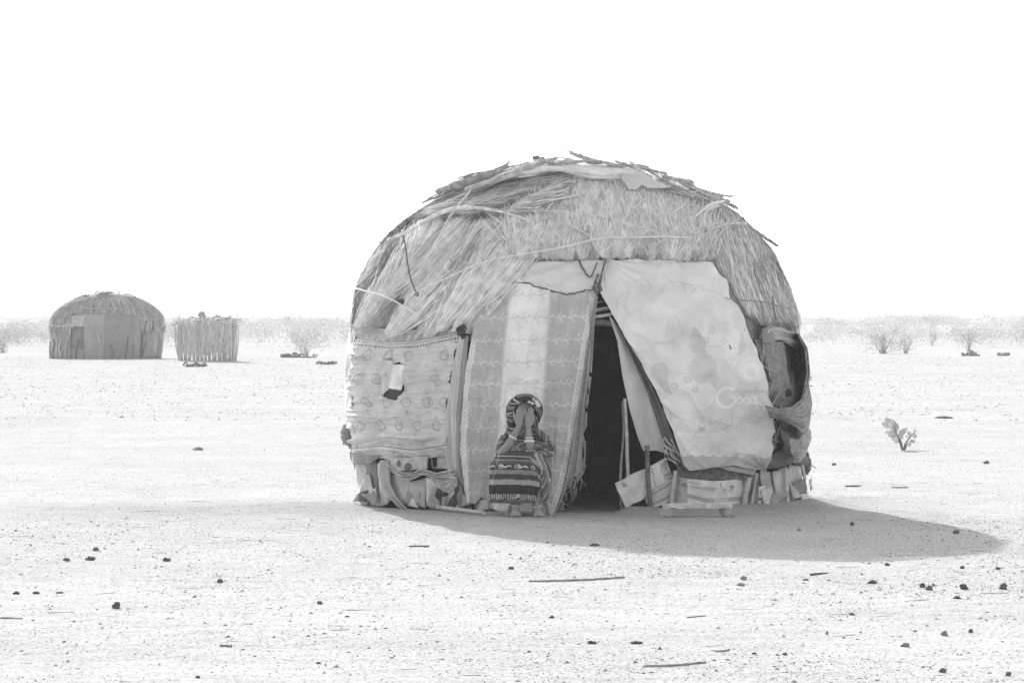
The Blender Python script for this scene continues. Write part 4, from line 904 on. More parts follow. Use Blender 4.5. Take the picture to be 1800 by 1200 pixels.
for pl in ([(1418, 662), (1424, 664), (1428, 661)], [(1420, 664), (1427, 668)], [(1420, 676), (1429, 679)], [(1418, 812), (1428, 818), (1434, 822)], [(1416, 816), (1426, 824)]):
    MB().tube(hit(*rs(pl, 5).T, 0.12), 0.004, 0.2, 5).build('twig', M_WOOD, hut)

# ------------------------------------------------------------------ roof: bark, sticks, plastic, cords
def roof_stick(pl, rpx, tone, off=0.12, m=M_BARK, flat=0.8, rough=0.22, seed=0, name='roof_stick', n=18, sides=8):
    Pp = hit(*crs(pl, n).T, 0.0, grow=off)
    r = np.asarray(rpx) / PXM
    return MB().tube(Pp, r, tone, sides, flat, rough, seed).build(name, m, hut)
RS = [([(768, 336), (800, 328), (832, 316), (866, 304), (892, 290)], [5, 10, 11, 9, 3], 0.30, 0.16), ([(870, 302), (885, 294), (898, 281)], [6, 5, 1.5], 0.30, 0.15), ([(880, 298), (895, 293), (906, 290)], [5, 2, 1], 0.30, 0.15),
      ([(818, 333), (850, 324), (882, 312), (930, 294), (960, 284), (982, 277)], [5, 6, 7, 7, 6, 3], 0.42, 0.16), ([(836, 328), (860, 322), (890, 312), (930, 304), (965, 300)], [5, 5, 6, 5, 2], 0.45, 0.15),
      ([(976, 288), (1010, 284), (1050, 284), (1090, 292)], [3, 4, 4.5, 3], 0.36, 0.17), ([(984, 255), (1000, 266), (1030, 276), (1060, 285), (1096, 294)], [0.8, 2.6, 2.6, 3, 3], 0.36, 0.15), ([(992, 262), (1000, 264), (1008, 268)], [1, 2, 2.5], 0.36, 0.15),
      ([(1001, 270), (1020, 276), (1045, 282)], [2, 4, 3], 0.38, 0.12), ([(982, 276), (1000, 280), (1014, 283)], [1.5, 3.5, 3], 0.45, 0.13), ([(1104, 277), (1112, 288), (1126, 302), (1146, 312)], [3, 4.5, 4.5, 4], 0.50, 0.15),
      ([(1082, 282), (1095, 288), (1112, 294)], [1.5, 3, 3], 0.34, 0.14), ([(1120, 292), (1140, 298), (1174, 305)], [2.5, 4, 2], 0.42, 0.14), ([(1132, 290), (1138, 296), (1150, 306)], [1.5, 4, 3], 0.3, 0.14),
      ([(1165, 310), (1190, 316), (1210, 322), (1224, 332)], [3, 5, 5, 4], 0.42, 0.14), ([(1200, 325), (1225, 333), (1260, 342), (1288, 346)], [3, 5, 4.5, 2], 0.40, 0.14), ([(1282, 344.5), (1300, 344), (1314, 343)], [1.8, 1.5, 1.4], 0.36, 0.14),
      ([(1230, 340), (1260, 348), (1282, 354)], [3, 5, 4], 0.40, 0.13), ([(1270, 354), (1290, 362), (1298, 368)], [3, 4, 3], 0.34, 0.11), ([(1318, 398), (1340, 414), (1368, 433)], [3.2, 3.6, 3.4], 0.30, 0.12), ([(1322, 404), (1336, 418)], [1.6, 1], 0.5, 0.09)]
for i, (pl, r, t, of) in enumerate(RS): roof_stick(pl, r, t * 1.25, of, seed=i)
g = np.random.default_rng(19)
for i in range(34):                                        # bark strips along the right shoulder
    x = g.uniform(1140, 1275); y = np.interp(x, [1100, 1150, 1200, 1250, 1300], [296, 312, 326, 342, 366]) + g.uniform(-3, 16)
    l = g.uniform(14, 34); sl = np.interp(x, [1100, 1300], [0.28, 0.50]) + g.normal() * 0.16
    roof_stick([(x - l, y - l * sl), (x, y + g.normal() * 2), (x + l, y + l * sl + g.normal() * 2)], [1, g.uniform(2, 4.5), 1.2], g.uniform(0.30, 0.62), g.uniform(0.07, 0.15), flat=0.5, rough=0.35, seed=200 + i, n=10, name='bark_strip', sides=6)
for i in range(30):
    x = g.uniform(760, 1090) if i < 16 else g.uniform(755, 960); y = np.interp(x, [750, 800, 850, 900, 950, 1090], [352, 330, 314, 300, 290, 293]) + g.uniform(-4, 6); l = g.uniform(16, 40); sl = np.interp(x, [760, 900, 960, 1090], [-0.5, -0.30, -0.12, 0.08]) + g.normal() * 0.08
    roof_stick([(x - l, y - l * sl), (x, y), (x + l, y + l * sl)], [1, g.uniform(2, 4), 1.2], g.uniform(0.35, 0.7), g.uniform(0.08, 0.14), flat=0.5, rough=0.3, seed=240 + i, n=10, name='bark_strip', sides=6)
def crumple(name, L, Rt, T, B, tone, off, amp, seed, sc_=9):
    return panel(name, L, Rt, T, B, 60, 24, lambda px, py, u, v: off + amp * (fbm(px / sc_, py / (sc_ * .5), seed, 3) - 0.5) * 2 - 0.03 * v, M_CLOTH, lambda px, py, u, v: tone * (0.92 + 0.16 * fbm(px / 8, py / 5, seed + 1, 2)), 0.005, smooth=False, fn=lambda a, b, o_: hit(a, b, o_ - off, grow=off))
def roll(pl, rpx, tone, off, seed):
    Pp = hit(*crs(pl, 70).T, 0.0, grow=off); g_ = np.random.default_rng(seed)
    V, F = tube(Pp, np.asarray(rpx) / PXM, 18, 0.8, 0.16, seed)
    t = np.repeat(np.linspace(0, 1, 70), 18); a_ = np.tile(np.arange(18), 70)
    MB().add(V, F, tone * (0.85 + 0.3 * fbm(t * 30, a_ / 3.0, seed, 2))).build('plastic_sheet', M_CLOTH, hut, smooth=False)
roll([(905, 305), (930, 303), (955, 298), (985, 297), (1020, 299), (1055, 303), (1090, 303), (1116, 308)], [2, 4, 6, 6, 8, 9, 8, 3], 0.80, 0.16, 86)
roll([(862, 316), (890, 306), (925, 298), (960, 292)], [2, 5, 5, 2], 0.78, 0.14, 87)
g = np.random.default_rng(23)
for i in range(16):                                        # loose sticks and bark poking above the crown
    x = g.uniform(900, 1220); yb = np.interp(x, [830, 900, 950, 1000, 1090, 1150, 1220, 1290], [318, 296, 286, 283, 288, 300, 322, 350]); l = g.uniform(10, 26); sl = g.normal() * 0.16 + np.interp(x, [900, 1000, 1220], [-0.25, 0.1, 0.42])
    roof_stick([(x - l, yb - l * sl + 3), (x, yb + g.normal() * 2), (x + l, yb + l * sl - g.uniform(-2, 4))], [1.6, g.uniform(1.6, 4), 0.8], g.uniform(0.34, 0.6), 0.15, flat=0.7, rough=0.35, seed=400 + i, n=10, sides=6)
crumple('plastic_sheet', [(908, 304), (912, 312)], [(1124, 300), (1118, 312)], [(908, 304), (950, 298), (1000, 290), (1085, 291), (1124, 300)], [(912, 312), (935, 309), (958, 300), (975, 299), (1010, 305), (1040, 313), (1080, 313), (1118, 312)], 0.78, 0.14, 0.02, 81)
crumple('plastic_sheet', [(862, 312), (868, 320)], [(962, 288), (966, 300)], [(862, 312), (900, 298), (962, 288)], [(868, 320), (910, 308), (966, 300)], 0.75, 0.12, 0.012, 82)
crumple('plastic_sheet', [(1098, 300), (1092, 312), (1106, 332)], [(1160, 322), (1180, 328)], [(1098, 300), (1106, 294), (1135, 306), (1160, 322)], [(1106, 332), (1118, 332), (1128, 324), (1142, 330), (1164, 330), (1180, 328)], 0.66, 0.17, 0.014, 83)
if 0: crumple('plastic_sheet', [(704, 402), (708, 407)], [(724, 386), (729, 392)], [(704, 402), (712, 392), (724, 386)], [(708, 407), (718, 404), (729, 392)], 0.7, 0.12, 0.02, 84, 5)
crumple('plastic_sheet', [(1238, 362), (1240, 372)], [(1272, 350), (1270, 360)], [(1238, 362), (1256, 352), (1272, 350)], [(1240, 372), (1256, 366), (1270, 360)], 0.72, 0.12, 0.015, 85, 4)
mb = MB()
for (x, y, w, h, t) in ((944, 279, 9, 6, 0.25), (952, 280, 8, 5, 0.3), (1020, 279, 5, 4, 0.3), (690, 412, 6, 5, 0.2), (700, 404, 5, 4, 0.5), (1306, 386, 3, 5, 0.3), (855, 316, 6, 4, 0.7)):
    V, F = lump(hit(x, y, 0.12)[0], w / PXM, 0.04, h / PXM, int(x), 0.5); mb.add(V, F, t)
for i in range(40):
    x = g.choice((948, 700, 1190, 1245)) + g.normal() * 12; y = np.interp(x, [690, 760, 948, 1190, 1250], [412, 340, 279, 318, 345]) + g.normal() * 3
    a = g.random() * 6.28; l = g.uniform(3, 9)
    mb.tube(hit(*rs([(x, y), (x + l * math.cos(a), y - abs(l * math.sin(a)))], 4).T, 0.13), [0.005, 0.002], g.uniform(0.2, 0.5), 4)
mb.build('dry_litter', M_BARK, hut)['kind'] = 'stuff'
MB().add(*[(np.vstack([hit(659, 417, 0.08), hit(668, 424, 0.08), hit(671, 429, 0.05), hit(666, 426, 0.05)])), [(0, 1, 2, 3)]], 0.25).build('leaf_tip', M_LEAF, hut)
roof_stick([(682, 422), (720, 405), (765, 379), (800, 366), (830, 365), (866, 369), (892, 375), (934, 388)], [2.6, 3.4, 3.2, 3, 2.8, 2.6, 2.2, 1.0], 0.70, 0.25, M_WOOD, 1, 0.10, 301, n=50, name='binding_branch')
roof_stick([(828, 334), (815, 350), (800, 368), (788, 385), (781, 398)], [1.2, 1.6, 2.6, 1.8, 1], 0.64, 0.25, M_WOOD, 1, 0.15, 302, name='binding_branch')
roof_stick([(1212, 415), (1224, 408), (1242, 403), (1262, 398), (1285, 393), (1312, 393)], [1.2, 2.2, 2.8, 2.2, 2.4, 2.6], 0.56, 0.19, M_WOOD, 1, 0.15, 303, n=26, name='binding_branch')
roof_stick([(1222, 380), (1240, 366), (1256, 358), (1272, 354)], [1.5, 2.5, 4, 2], 0.75, 0.20, M_CLOTH, 0.7, 0.15, 304, name='binding_rag')
roof_stick([(782, 450), (792, 455), (800, 452)], [1.5, 3.4, 1], 0.65, 0.13, M_BARK, 0.6, 0.3, 305, n=8)
RP = [([(722, 518), (750, 505), (780, 491), (820, 473), (862, 457), (900, 450), (940, 443), (1000, 432), (1030, 424), (1060, 418), (1100, 417), (1160, 416), (1214, 417)], 0.0062, 0.80), ([(626, 507), (645, 512), (664, 517), (690, 527), (712, 540), (734, 551)], 0.0065, 0.85),
      ([(888, 372), (930, 371), (975, 371), (1020, 376), (1062, 381), (1100, 391), (1140, 403), (1178, 415)], 0.0042, 0.72), ([(736, 513), (722, 517), (712, 535), (702, 560), (695, 592)], 0.0045, 0.75), ([(1058, 358), (1058, 375), (1064, 381)], 0.0055, 0.75), ([(1100, 417), (1100, 427)], 0.005, 0.75),
      ([(772, 489), (780, 497)], 0.004, 0.75), ([(958, 372), (972, 356)], 0.005, 0.75), ([(893, 372), (906, 358)], 0.003, 0.7),
      ([(706, 405), (712, 430), (716, 460), (722, 490), (732, 516)], 0.007, 0.16), ([(692, 420), (680, 450), (668, 480), (654, 510)], 0.0035, 0.28), ([(1276, 524), (1310, 528), (1345, 531), (1376, 540), (1391, 542)], 0.005, 0.25), ([(1358, 520), (1360, 540), (1364, 560)], 0.008, 0.2),
      ([(898, 392), (898, 420), (904, 450)], 0.005, 0.5)]
for pl, r, t in RP:
    n = max(10, int(len(pl) * 6)); Pp = hit(*crs(pl, n).T, 0.0, grow=0.19 if t > 0.3 else 0.16)
    MB().tube(Pp, r, t, 6, rough=0.12, seed=int(pl[0][0])).build('binding_cord', M_ROPE, hut)
for (x, y, r) in ((733, 517, 0.022), (1240, 404, 0.02), (1062, 380, 0.014)):
    V, F = lump(hit([x], [y], 0.0, grow=0.19)[0], r, r, r, int(x), 0.4); MB().add(V, F, 0.3 if x != 1062 else 0.7).build('cord_knot', M_ROPE, hut)
V, F = lump(hit(722, 536, 0.11)[0], 0.05, 0.03, 0.025, 77, 0.4); MB().add(V, F, 0.12).build('rag', M_CLOTH, hut)
# ================================================================== THE WOMAN BEFORE THE HUT
woman = empty('person', W(918, 880, -2.6) * np.array((1, 1, 0)), 'person in striped shawl and headscarf sitting before the curtain, hands covering the face', 'person')
def capsule(mb, a, b, ra, rb, sides=14):
    a = np.array(a, float); b = np.array(b, float)
    d = b - a; L = np.linalg.norm(d); d = d / (L + 1e-9)
    P, r = [], []
    for t in np.linspace(-90, 0, 6)[:-1]: P.append(a + d * ra * math.sin(R(t))); r.append(max(ra * math.cos(R(t)), 1e-4))
    for t in np.linspace(0, 1, 4): P.append(a + (b - a) * t); r.append(ra + (rb - ra) * t)
    for t in np.linspace(0, 90, 6)[1:]: P.append(b + d * rb * math.sin(R(t))); r.append(max(rb * math.cos(R(t)), 1e-4))
    P = np.array(P)
    up = np.array((0, 0, 1.0)) if abs(d[2]) < 0.9 else np.array((1.0, 0, 0))
    A = np.cross(d, up); A /= np.linalg.norm(A); B = np.cross(A, d)
    an = np.arange(sides) / sides * 2 * math.pi
    V = (P[:, None] + (A * np.cos(an)[:, None] + B * np.sin(an)[:, None])[None] * np.array(r)[:, None, None]).reshape(-1, 3)
    n = len(P)
    F = [(i * sides + j, i * sides + (j + 1) % sides, (i + 1) * sides + (j + 1) % sides, (i + 1) * sides + j) for i in range(n - 1) for j in range(sides)]
    F += [tuple(range(sides - 1, -1, -1)), tuple((n - 1) * sides + j for j in range(sides))]
    mb.add(V, F, 0.2)
bd = MB(); c_ = lambda a, b, ra, rb: capsule(bd, a, b, ra, rb)
c_(W(916, 832, -2.24), W(919, 800, -2.26), .14, .125); c_(W(919, 800, -2.26), W(920, 772, -2.31), .125, .12)
c_(W(897, 770, -2.29), W(946, 770, -2.29), .06, .06); c_(W(920, 770, -2.31), W(921, 745, -2.39), .06, .05)
c_(W(921, 733, -2.41), W(921, 718, -2.41), .080, .085); c_(W(921, 741, -2.45), W(921, 733, -2.43), .05, .065)      # head, jaw
c_(W(921, 722, -2.498), W(921, 733, -2.512), .008, .016); c_(W(912, 719, -2.485), W(930, 719, -2.485), .012, .012)        # nose, brow
c_(W(917, 739, -2.497), W(925, 739, -2.497), .007, .007)                                                                 # mouth
for sx in (-1, 1):
    c_(W(921 + 17.5 * sx, 726, -2.40), W(921 + 17.5 * sx, 731, -2.41), .012, .009)                                       # ears
c_(W(907, 826, -2.26), W(892, 814, -2.70), .08, .058); c_(W(930, 826, -2.26), W(945, 815, -2.70), .08, .058)
c_(W(892, 814, -2.70), W(906, 886, -2.69), .055, .034); c_(W(945, 815, -2.70), W(943, 888, -2.70), .055, .034)
def foot(ax, y0, out):
    a = np.array((ax, y0, 0.075)); 
    c_(a, (ax, y0 + 0.05, 0.035), .034, .034); c_((ax, y0 + 0.03, 0.036), (ax + out * 0.35, y0 - 0.13, 0.026), .036, .026)
    c_(a, (ax + out * 0.3, y0 - 0.11, 0.03), .034, .024); c_((ax - .02 + out * .35, y0 - .12, .024), (ax + .02 + out * .35, y0 - .12, .024), .022, .022)
    for k in range(5):
        t = (k - 2) / 2; L = .052 - .006 * abs(k - 1.2) if ax < .1 else .052 - .006 * abs(2.8 - k)
        c_((ax + out * .4 + t * .034, y0 - .135, .019), (ax + out * .5 + t * .040, y0 - .135 - L * .7, .013), .0125, .0095)
fl, fr = W(906, 887, -2.69), W(943, 889, -2.70)
foot(fl[0], -2.69, 0.0); foot(fr[0], -2.70, 0.05)
c_(W(895, 773, -2.30), W(883, 798, -2.56), .052, .042); c_(W(948, 773, -2.30), W(933, 806, -2.58), .052, .042)            # upper arms
YL = -2.60
c_(W(883, 798, -2.57), W(896, 779, -2.60), .041, .037); c_(W(896, 779, -2.60), W(911, 752, YL), .037, .025)
c_(W(933, 806, -2.58), W(931, 782, -2.60), .040, .034); c_(W(931, 782, -2.60), W(929, 755, YL), .034, .0245)
def hand(wr, kn, tips, thumb, y0):
    w0 = W(wr[0], wr[1], y0)
    K = [W(k[0], k[1], y0 + .020 + .006 * abs(i - 1.5)) for i, k in enumerate(kn)]
    for k in K:
        c_(w0, k, .021, .0115); c_(w0 * .5 + k * .5, k, .016, .0105)
    for k, t, L in zip(K, tips, (1, 1, 1, 1)):
        T = W(t[0], t[1], y0 + .062); M1 = k * .58 + T * .42 + np.array((0, -.006, 0)); M2 = k * .26 + T * .74 + np.array((0, -.003, 0))
        c_(k, M1, .0100, .0090); c_(M1, M2, .0090, .0080); c_(M2, T, .0080, .0068)
    a, b_, e_ = [W(p[0], p[1], y0 + d) for p, d in zip(thumb, (.005, .025, .05))]
    c_(a, b_, .015, .0105); c_(b_, e_, .0100, .0078)
    return [W(t[0], t[1] + 1.2, y0 + .062 - .0072) for t in tips]
nails = hand((912, 750), [(907.5, 729.5), (911.3, 728.3), (915.2, 730), (918.6, 733)], [(913.6, 712.6), (919.0, 711.0), (922.3, 714.5), (923.6, 719.5)], [(909, 744), (903.5, 732), (902.6, 723)], YL)
nails += hand((929, 753), [(924.6, 735.5), (928.2, 732.8), (931.8, 732), (935.3, 733.5)], [(925.6, 721), (930.0, 717), (933.2, 714.6), (937.0, 718)], [(932.5, 747), (938.8, 738), (939.0, 730)], YL)
body = bd.build('body', M_SKIN, woman)
for t, kw in (('REMESH', dict(mode='VOXEL', voxel_size=0.0034)), ('SMOOTH', dict(factor=0.5, iterations=4))):
    md = body.modifiers.new(t.lower(), t)
    for k, v in kw.items(): setattr(md, k, v)
dg = bpy.context.evaluated_depsgraph_get(); bpy.context.view_layer.update(); dg = bpy.context.evaluated_depsgraph_get()
me = bpy.data.meshes.new_from_object(body.evaluated_get(dg)); body.modifiers.clear(); body.data = me
me.polygons.foreach_set('use_smooth', np.ones(len(me.polygons), bool))
if not me.materials: me.materials.append(M_SKIN)
cv = np.zeros(len(me.vertices) * 3, np.float32); me.vertices.foreach_get('co', cv); zb = cv.reshape(-1, 3)[:, 2]
for a_ in list(me.color_attributes): me.color_attributes.remove(a_)
ca_ = me.color_attributes.new('tone', 'FLOAT_COLOR', 'POINT'); cw = np.ones((len(zb), 4), np.float32); cw[:, :3] = (0.27 + 0.08 * sstep(.13, .05, zb))[:, None]        # dusty feet
ca_.data.foreach_set('color', cw.ravel())
M_NAIL = mat('finger nail', 0.42, nscale=10, namt=0.05, bump=0, rough=0.4, spec=0.4)
for p in nails:
    V, F = lump(p, .0050, .0020, .0065, 1, 0.0, 6, 8); MB().add(V, F, .4).build('fingernail', M_NAIL, body)

def loft(name, rings, material, pat, nu=120, nv=90, e=2.3, wr=None, drop=None, thick=0.008, parent=None):
    """cloth as stacked rings: (photo y, centre x, half width, centre Y, half depth)"""
    rg_ = crs(np.array(rings, float), nv); a = np.linspace(-math.pi, math.pi, nu)
    py, cx, hw, cy, ry = [rg_[:, k][:, None] for k in range(5)]
    sx = np.sign(np.sin(a)) * np.abs(np.sin(a)) ** (2 / e); sy = -np.sign(np.cos(a)) * np.abs(np.cos(a)) ** (2 / e)
    d = CAM_D + cy; m = d / FPX
    vv = np.linspace(0, 1, nv)[:, None] + 0 * a[None]; A = a[None] + 0 * vv
    k = 1 + (wr(A, vv) if wr else 0)
    X = (cx - 900) * m + hw * m * sx * k; Y = cy + ry * sy * k
    # photo y of each ring refers to its near side
    Z = CAM_H - (py - 560) * (d - 0.5 * ry) / FPX + 0 * A
    P = np.stack([X, Y, Z], -1)
    F = grid_faces(nv, nu)
    PYv = py + 0 * A
    if drop is not None:
        kk = drop(A, PYv, P).ravel(); F = F[~kk[F].all(1)]
    o = mk(name, P.reshape(-1, 3), np.ascontiguousarray(F), material, parent or woman, pat(A, PYv, P).ravel())
    s = o.modifiers.new('thickness', 'SOLIDIFY'); s.thickness = thick; s.offset = -1
    return o
M_WOOL = mat('woven wool', attr=True, nscale=40, namt=0.15, bump=0.35, bscale=160, bdist=0.003)
def pat_scarf(A, py, P):
    x = A * 30; t = 0.028 + 0.03 * fbm(A * 4, py / 9, 91, 2)
    w = py + 6 * np.sin(A * 2.2 + 0.6) - 8 * A
    t = np.where(np.abs(np.mod(w, 22) - 6) < 1.2, 0.32, t); t = np.where(np.abs(np.mod(w, 22) - 14) < 3, 0.20, t)
    z = py - 706 - 2.4 * np.sign(np.sin(A * 16)); t = np.where((np.abs(z + 12 * (A - .5)) < 1.8) & (A > 0.0) & (A < 1.1), 0.70, t)
    t = np.where((np.hypot((A - 0.92) * 17, py - 709) < 6.5) & (A > .72), 0.68, t)
    t = np.where((A < -0.3) & (A > -1.3) & (np.abs(py - 703 - 9 * (A + .7)) < 1.2), 0.55, t)
    t = np.where((A < -.7) & (A > -1.6) & (np.abs(py - 727 + 7 * (A + 1)) < 1.2), 0.5, t)
    return t
def scarf_open(A, py, P):
    w = np.interp(py, [703, 707, 714, 724, 745, 758, 768], [0.0, .28, .58, .72, .74, .55, .2])
    return (np.abs(A - 0.02) < w) & (py > 704) & (py < 768)
loft('headscarf', [(691.6, 923, 2, -2.40, .012), (693, 923, 11, -2.40, .055), (698, 922.5, 20, -2.40, .105), (706, 921.5, 27.5, -2.41, .135), (716, 921.5, 31.5, -2.41, .155), (728, 921, 32, -2.40, .155), (740, 919.5, 29, -2.38, .15), (750, 918, 26.5, -2.35, .15), (762, 918.5, 31, -2.32, .17), (774, 918.5, 39, -2.31, .19)],
     M_WOOL, pat_scarf, 160, 110, 2.15, lambda A, v: 0.035 * np.sin(A * 7 + v * 5) * sstep(0.1, 0.6, v) + 0.03 * (fbm(A * 3, v * 9, 92, 3) - .5) * 2, scarf_open, 0.010)
def pat_shawl(A, py, P):
    x, _ = project(P)
    w = py * 0.9 - (x - 920) * 0.32 * np.sign(x - 925) + 3 * np.sin(A * 5)
    t = 0.05 + 0.04 * fbm(A * 5, py / 7, 93, 2)
    m_ = np.mod(w, 17)
    t = np.where(m_ < 2.2, 0.52, t); t = np.where((m_ > 5) & (m_ < 8.5), 0.20, t); t = np.where((m_ > 11) & (m_ < 12.2), 0.40, t)
    return np.where((m_ > 13) & (np.mod(x + py, 5) < 1.6), 0.42, t)
loft('shawl', [(756, 921, 24, -2.30, .13), (762, 923, 34, -2.30, .15), (774, 924, 43, -2.30, .17), (786, 925, 49, -2.32, .19), (795, 923, 48, -2.33, .21), (806, 918, 41, -2.34, .22), (820, 917, 42, -2.34, .22)],
     M_WOOL, pat_shawl, 150, 80, 2.4, lambda A, v: 0.05 * np.sin(A * 9 + v * 4) * v + 0.04 * (fbm(A * 4, v * 7, 95, 3) - .5) * 2 + 0.07 * ridge(A * 3, v * 5, 98))
def pat_skirt(A, py, P):
    x, y_ = project(P)
    w = py - 2.0 * np.sin((x - 870) / 30.0) - np.maximum(x - 935, 0) * 0.10 - 4.0 * ((x - 905) / 45.0) ** 2 + 1.5
    t = np.full(A.shape, 0.07)
    for a, b, c in ((790, 796, .07), (799.5, 801, .45), (806, 808, .28), (809, 812, .12), (824, 831.5, .26), (841, 850, .36), (850, 866, .035), (876.5, 900, .13)):
        t = np.where((w >= a) & (w < b), c, t)
    ch = np.abs(w - 818 - 1.2 * np.sin(x / 2.2)) < 1.1
    t = np.where(ch & (np.mod(x, 29) > 9), 0.62, t)
    t = np.where((np.abs(np.hypot((np.mod(x - 876, 29) - 4.5) * .7, w - 818) - 3.2) < .8), 0.55, t)
    t = np.where((w > 866.5) & (w < 876), np.where(np.mod(x, 4.0) < 1.9, 0.50, 0.045), t)
    # the end of the wrap, folded down the right side
    e = np.interp(py, [800, 815, 830, 850, 870, 885], [930, 938, 944, 949, 955, 960])
    t = np.where((x > e) & (x < e + 9), np.where(np.mod(py - x * .6, 22) < 9, 0.30, 0.07), t)
    r = x - e - 9
    t = np.where(r > 0, np.where(np.mod(r + py * .05, 8.5) < 1.7, 0.62, np.where(np.mod(r, 17) < 8.5, 0.28, 0.11)), t)
    t = np.where((np.abs(x - 874 - (812 - py) * .25) < 0.8) & (py > 800) & (py < 850), t + .18, t)
    return t
loft('skirt', [(792, 918, 22, -2.46, .14), (795, 916, 31, -2.48, .235), (800, 915, 39, -2.49, .29), (808, 915, 46, -2.50, .315), (822, 914.5, 51.5, -2.50, .315), (845, 914, 52, -2.50, .30), (865, 911.5, 49.5, -2.51, .285), (878, 909, 46, -2.52, .275), (883, 908.5, 45, -2.52, .272)],
     M_WOOL, pat_skirt, 220, 130, 2.7, lambda A, v: (0.05 * np.sin(A * 11 + 3 * v) + 0.025 * np.sin(A * 23)) * sstep(0.25, 1, v) + 0.03 * (fbm(A * 4, v * 6, 96, 3) - .5) * 2 - 0.07 * np.exp(-((A - 0.02) / 0.16) ** 2) * sstep(.2, .6, v) + 0.05 * ridge(A * 3 + v * 2, v * 3, 97))
def fold(name, pl, rpx, Y, seed, tone=0.12, flat=0.7, parent=None):
    pts = np.array([W(x, y, Y_) for (x, y), Y_ in zip(pl, np.broadcast_to(Y, len(pl)))])
    C = crs(pts, 30); V, F = tube(C, np.asarray(rpx) * 0.0048, 16, flat, 0.10, seed)
    t = np.repeat(np.linspace(0, 1, 30), 16); a = np.tile(np.arange(16), 30)
    col = tone * .6 + 0.05 * fbm(t * 8, a / 4.0, seed, 2)
    col = np.where(np.mod(t * 4 + a / 16.0 * 2, 1) < 0.16, 0.52, col); col = np.where(np.mod(t * 4 + a / 16.0 * 2 + .45, 1) < .2, 0.22, col)
    mk(name, V, F, M_WOOL, woman, col)
fold('shawl_fold', [(921, 806), (930, 792), (942, 784), (958, 782), (972, 789)], [7, 9, 9, 8, 2], [-2.60, -2.60, -2.54, -2.46, -2.42], 1)
fold('shawl_fold', [(924, 812), (938, 802), (952, 797), (968, 797), (976, 790)], [6, 9, 9, 7, 2], [-2.66, -2.62, -2.56, -2.50, -2.44], 2, 0.16)
fold('shawl_fold', [(879, 803), (890, 805), (904, 806), (920, 804), (930, 800)], [5, 7, 8, 7, 4], [-2.62, -2.66, -2.68, -2.66, -2.62], 3, 0.14)
fold('shawl_fold', [(899, 796), (905, 789), (912, 791), (914, 799)], [3, 6.5, 6.5, 3], [-2.60, -2.62, -2.60, -2.58], 4, 0.22)
fold('shawl_fold', [(885, 766), (880, 778), (876, 792), (878, 806)], [5, 6, 6, 4], [-2.42, -2.47, -2.50, -2.52], 5, 0.10)
fold('shawl_fold', [(940, 752), (952, 764), (964, 780), (972, 790)], [5, 9, 9, 3], [-2.44, -2.46, -2.45, -2.42], 6, 0.10)
fold('skirt_fold', [(934, 802), (946, 818), (954, 838), (958, 858), (958, 880)], [5, 6, 6, 6, 5], [-2.74, -2.76, -2.76, -2.75, -2.74], 7, 0.10, 0.45)
def torus(name, c, axis, r, t, m=M_METAL, par=None):
    ax = Vector(axis).normalized(); q = ax.to_track_quat('Z', 'Y')
    V, F = [], []
    n, k = 28, 8
    for i in range(n):
        for j in range(k):
            u, v = i / n * 6.2832, j / k * 6.2832
            p = q @ Vector(((r + t * math.cos(v)) * math.cos(u), (r + t * math.cos(v)) * math.sin(u), t * 1.5 * math.sin(v)))
            V.append(np.array(c) + np.array(p))
            F.append((i * k + j, ((i + 1) % n) * k + j, ((i + 1) % n) * k + (j + 1) % k, i * k + (j + 1) % k))
    mk(name, V, F, m, par or woman, np.full(len(V), .7))
fa = W(911, 752, YL) - W(896, 779, -2.60)
torus('bangle', W(901.8, 768.5, -2.60), fa, .036, .0045); torus('bangle', W(930.2, 769.2, -2.60), (0, 0, 1), .034, .0035); torus('bangle', W(930.5, 775.5, -2.60), (0, 0.1, 1), .038, .008)
torus('finger_ring', W(909.6, 722.8, YL + .036), W(913.6, 712.6, YL + .06) - W(907.5, 729.5, YL + .02), .0105, .0022)
torus('anklet', fl + np.array((0, -.01, .005)), (0.1, -0.25, 1), .046, .0035); torus('anklet', fr + np.array((0, -.01, .004)), (-.1, -0.25, 1), .046, .0035)

# stool under her, only a leg shows
stool = empty('low_stool', W(930, 905, -2.45) * np.array((1, 1, 0)), 'low wooden stool under the seated person, one curved leg showing', 'stool')
sx, sy = LOC[stool.name][0], -2.42
m = MB(); th_ = np.linspace(0, 6.2832, 33)[:-1]
V = np.array([(sx + .2 * math.cos(t), sy + .17 * math.sin(t), z) for z in (.27, .30) for t in th_]); F = [(i, (i + 1) % 32, 32 + (i + 1) % 32, 32 + i) for i in range(32)] + [tuple(range(31, -1, -1)), tuple(range(32, 64))]
mk('seat', V, F, M_WOOD, stool, np.full(64, .4))
for dx, dy in ((.13, -.12), (-.13, -.12), (.12, .12), (-.12, .12)):
    MB().tube(crs([(sx + dx, sy + dy, .275), (sx + dx * 1.0 + .01, sy + dy * 1.15, .15), (sx + dx * 1.45, sy + dy * 1.5, -.005)], 10), [.026, .018, .024], .42, 8, rough=.05).build('leg', M_WOOD, stool)

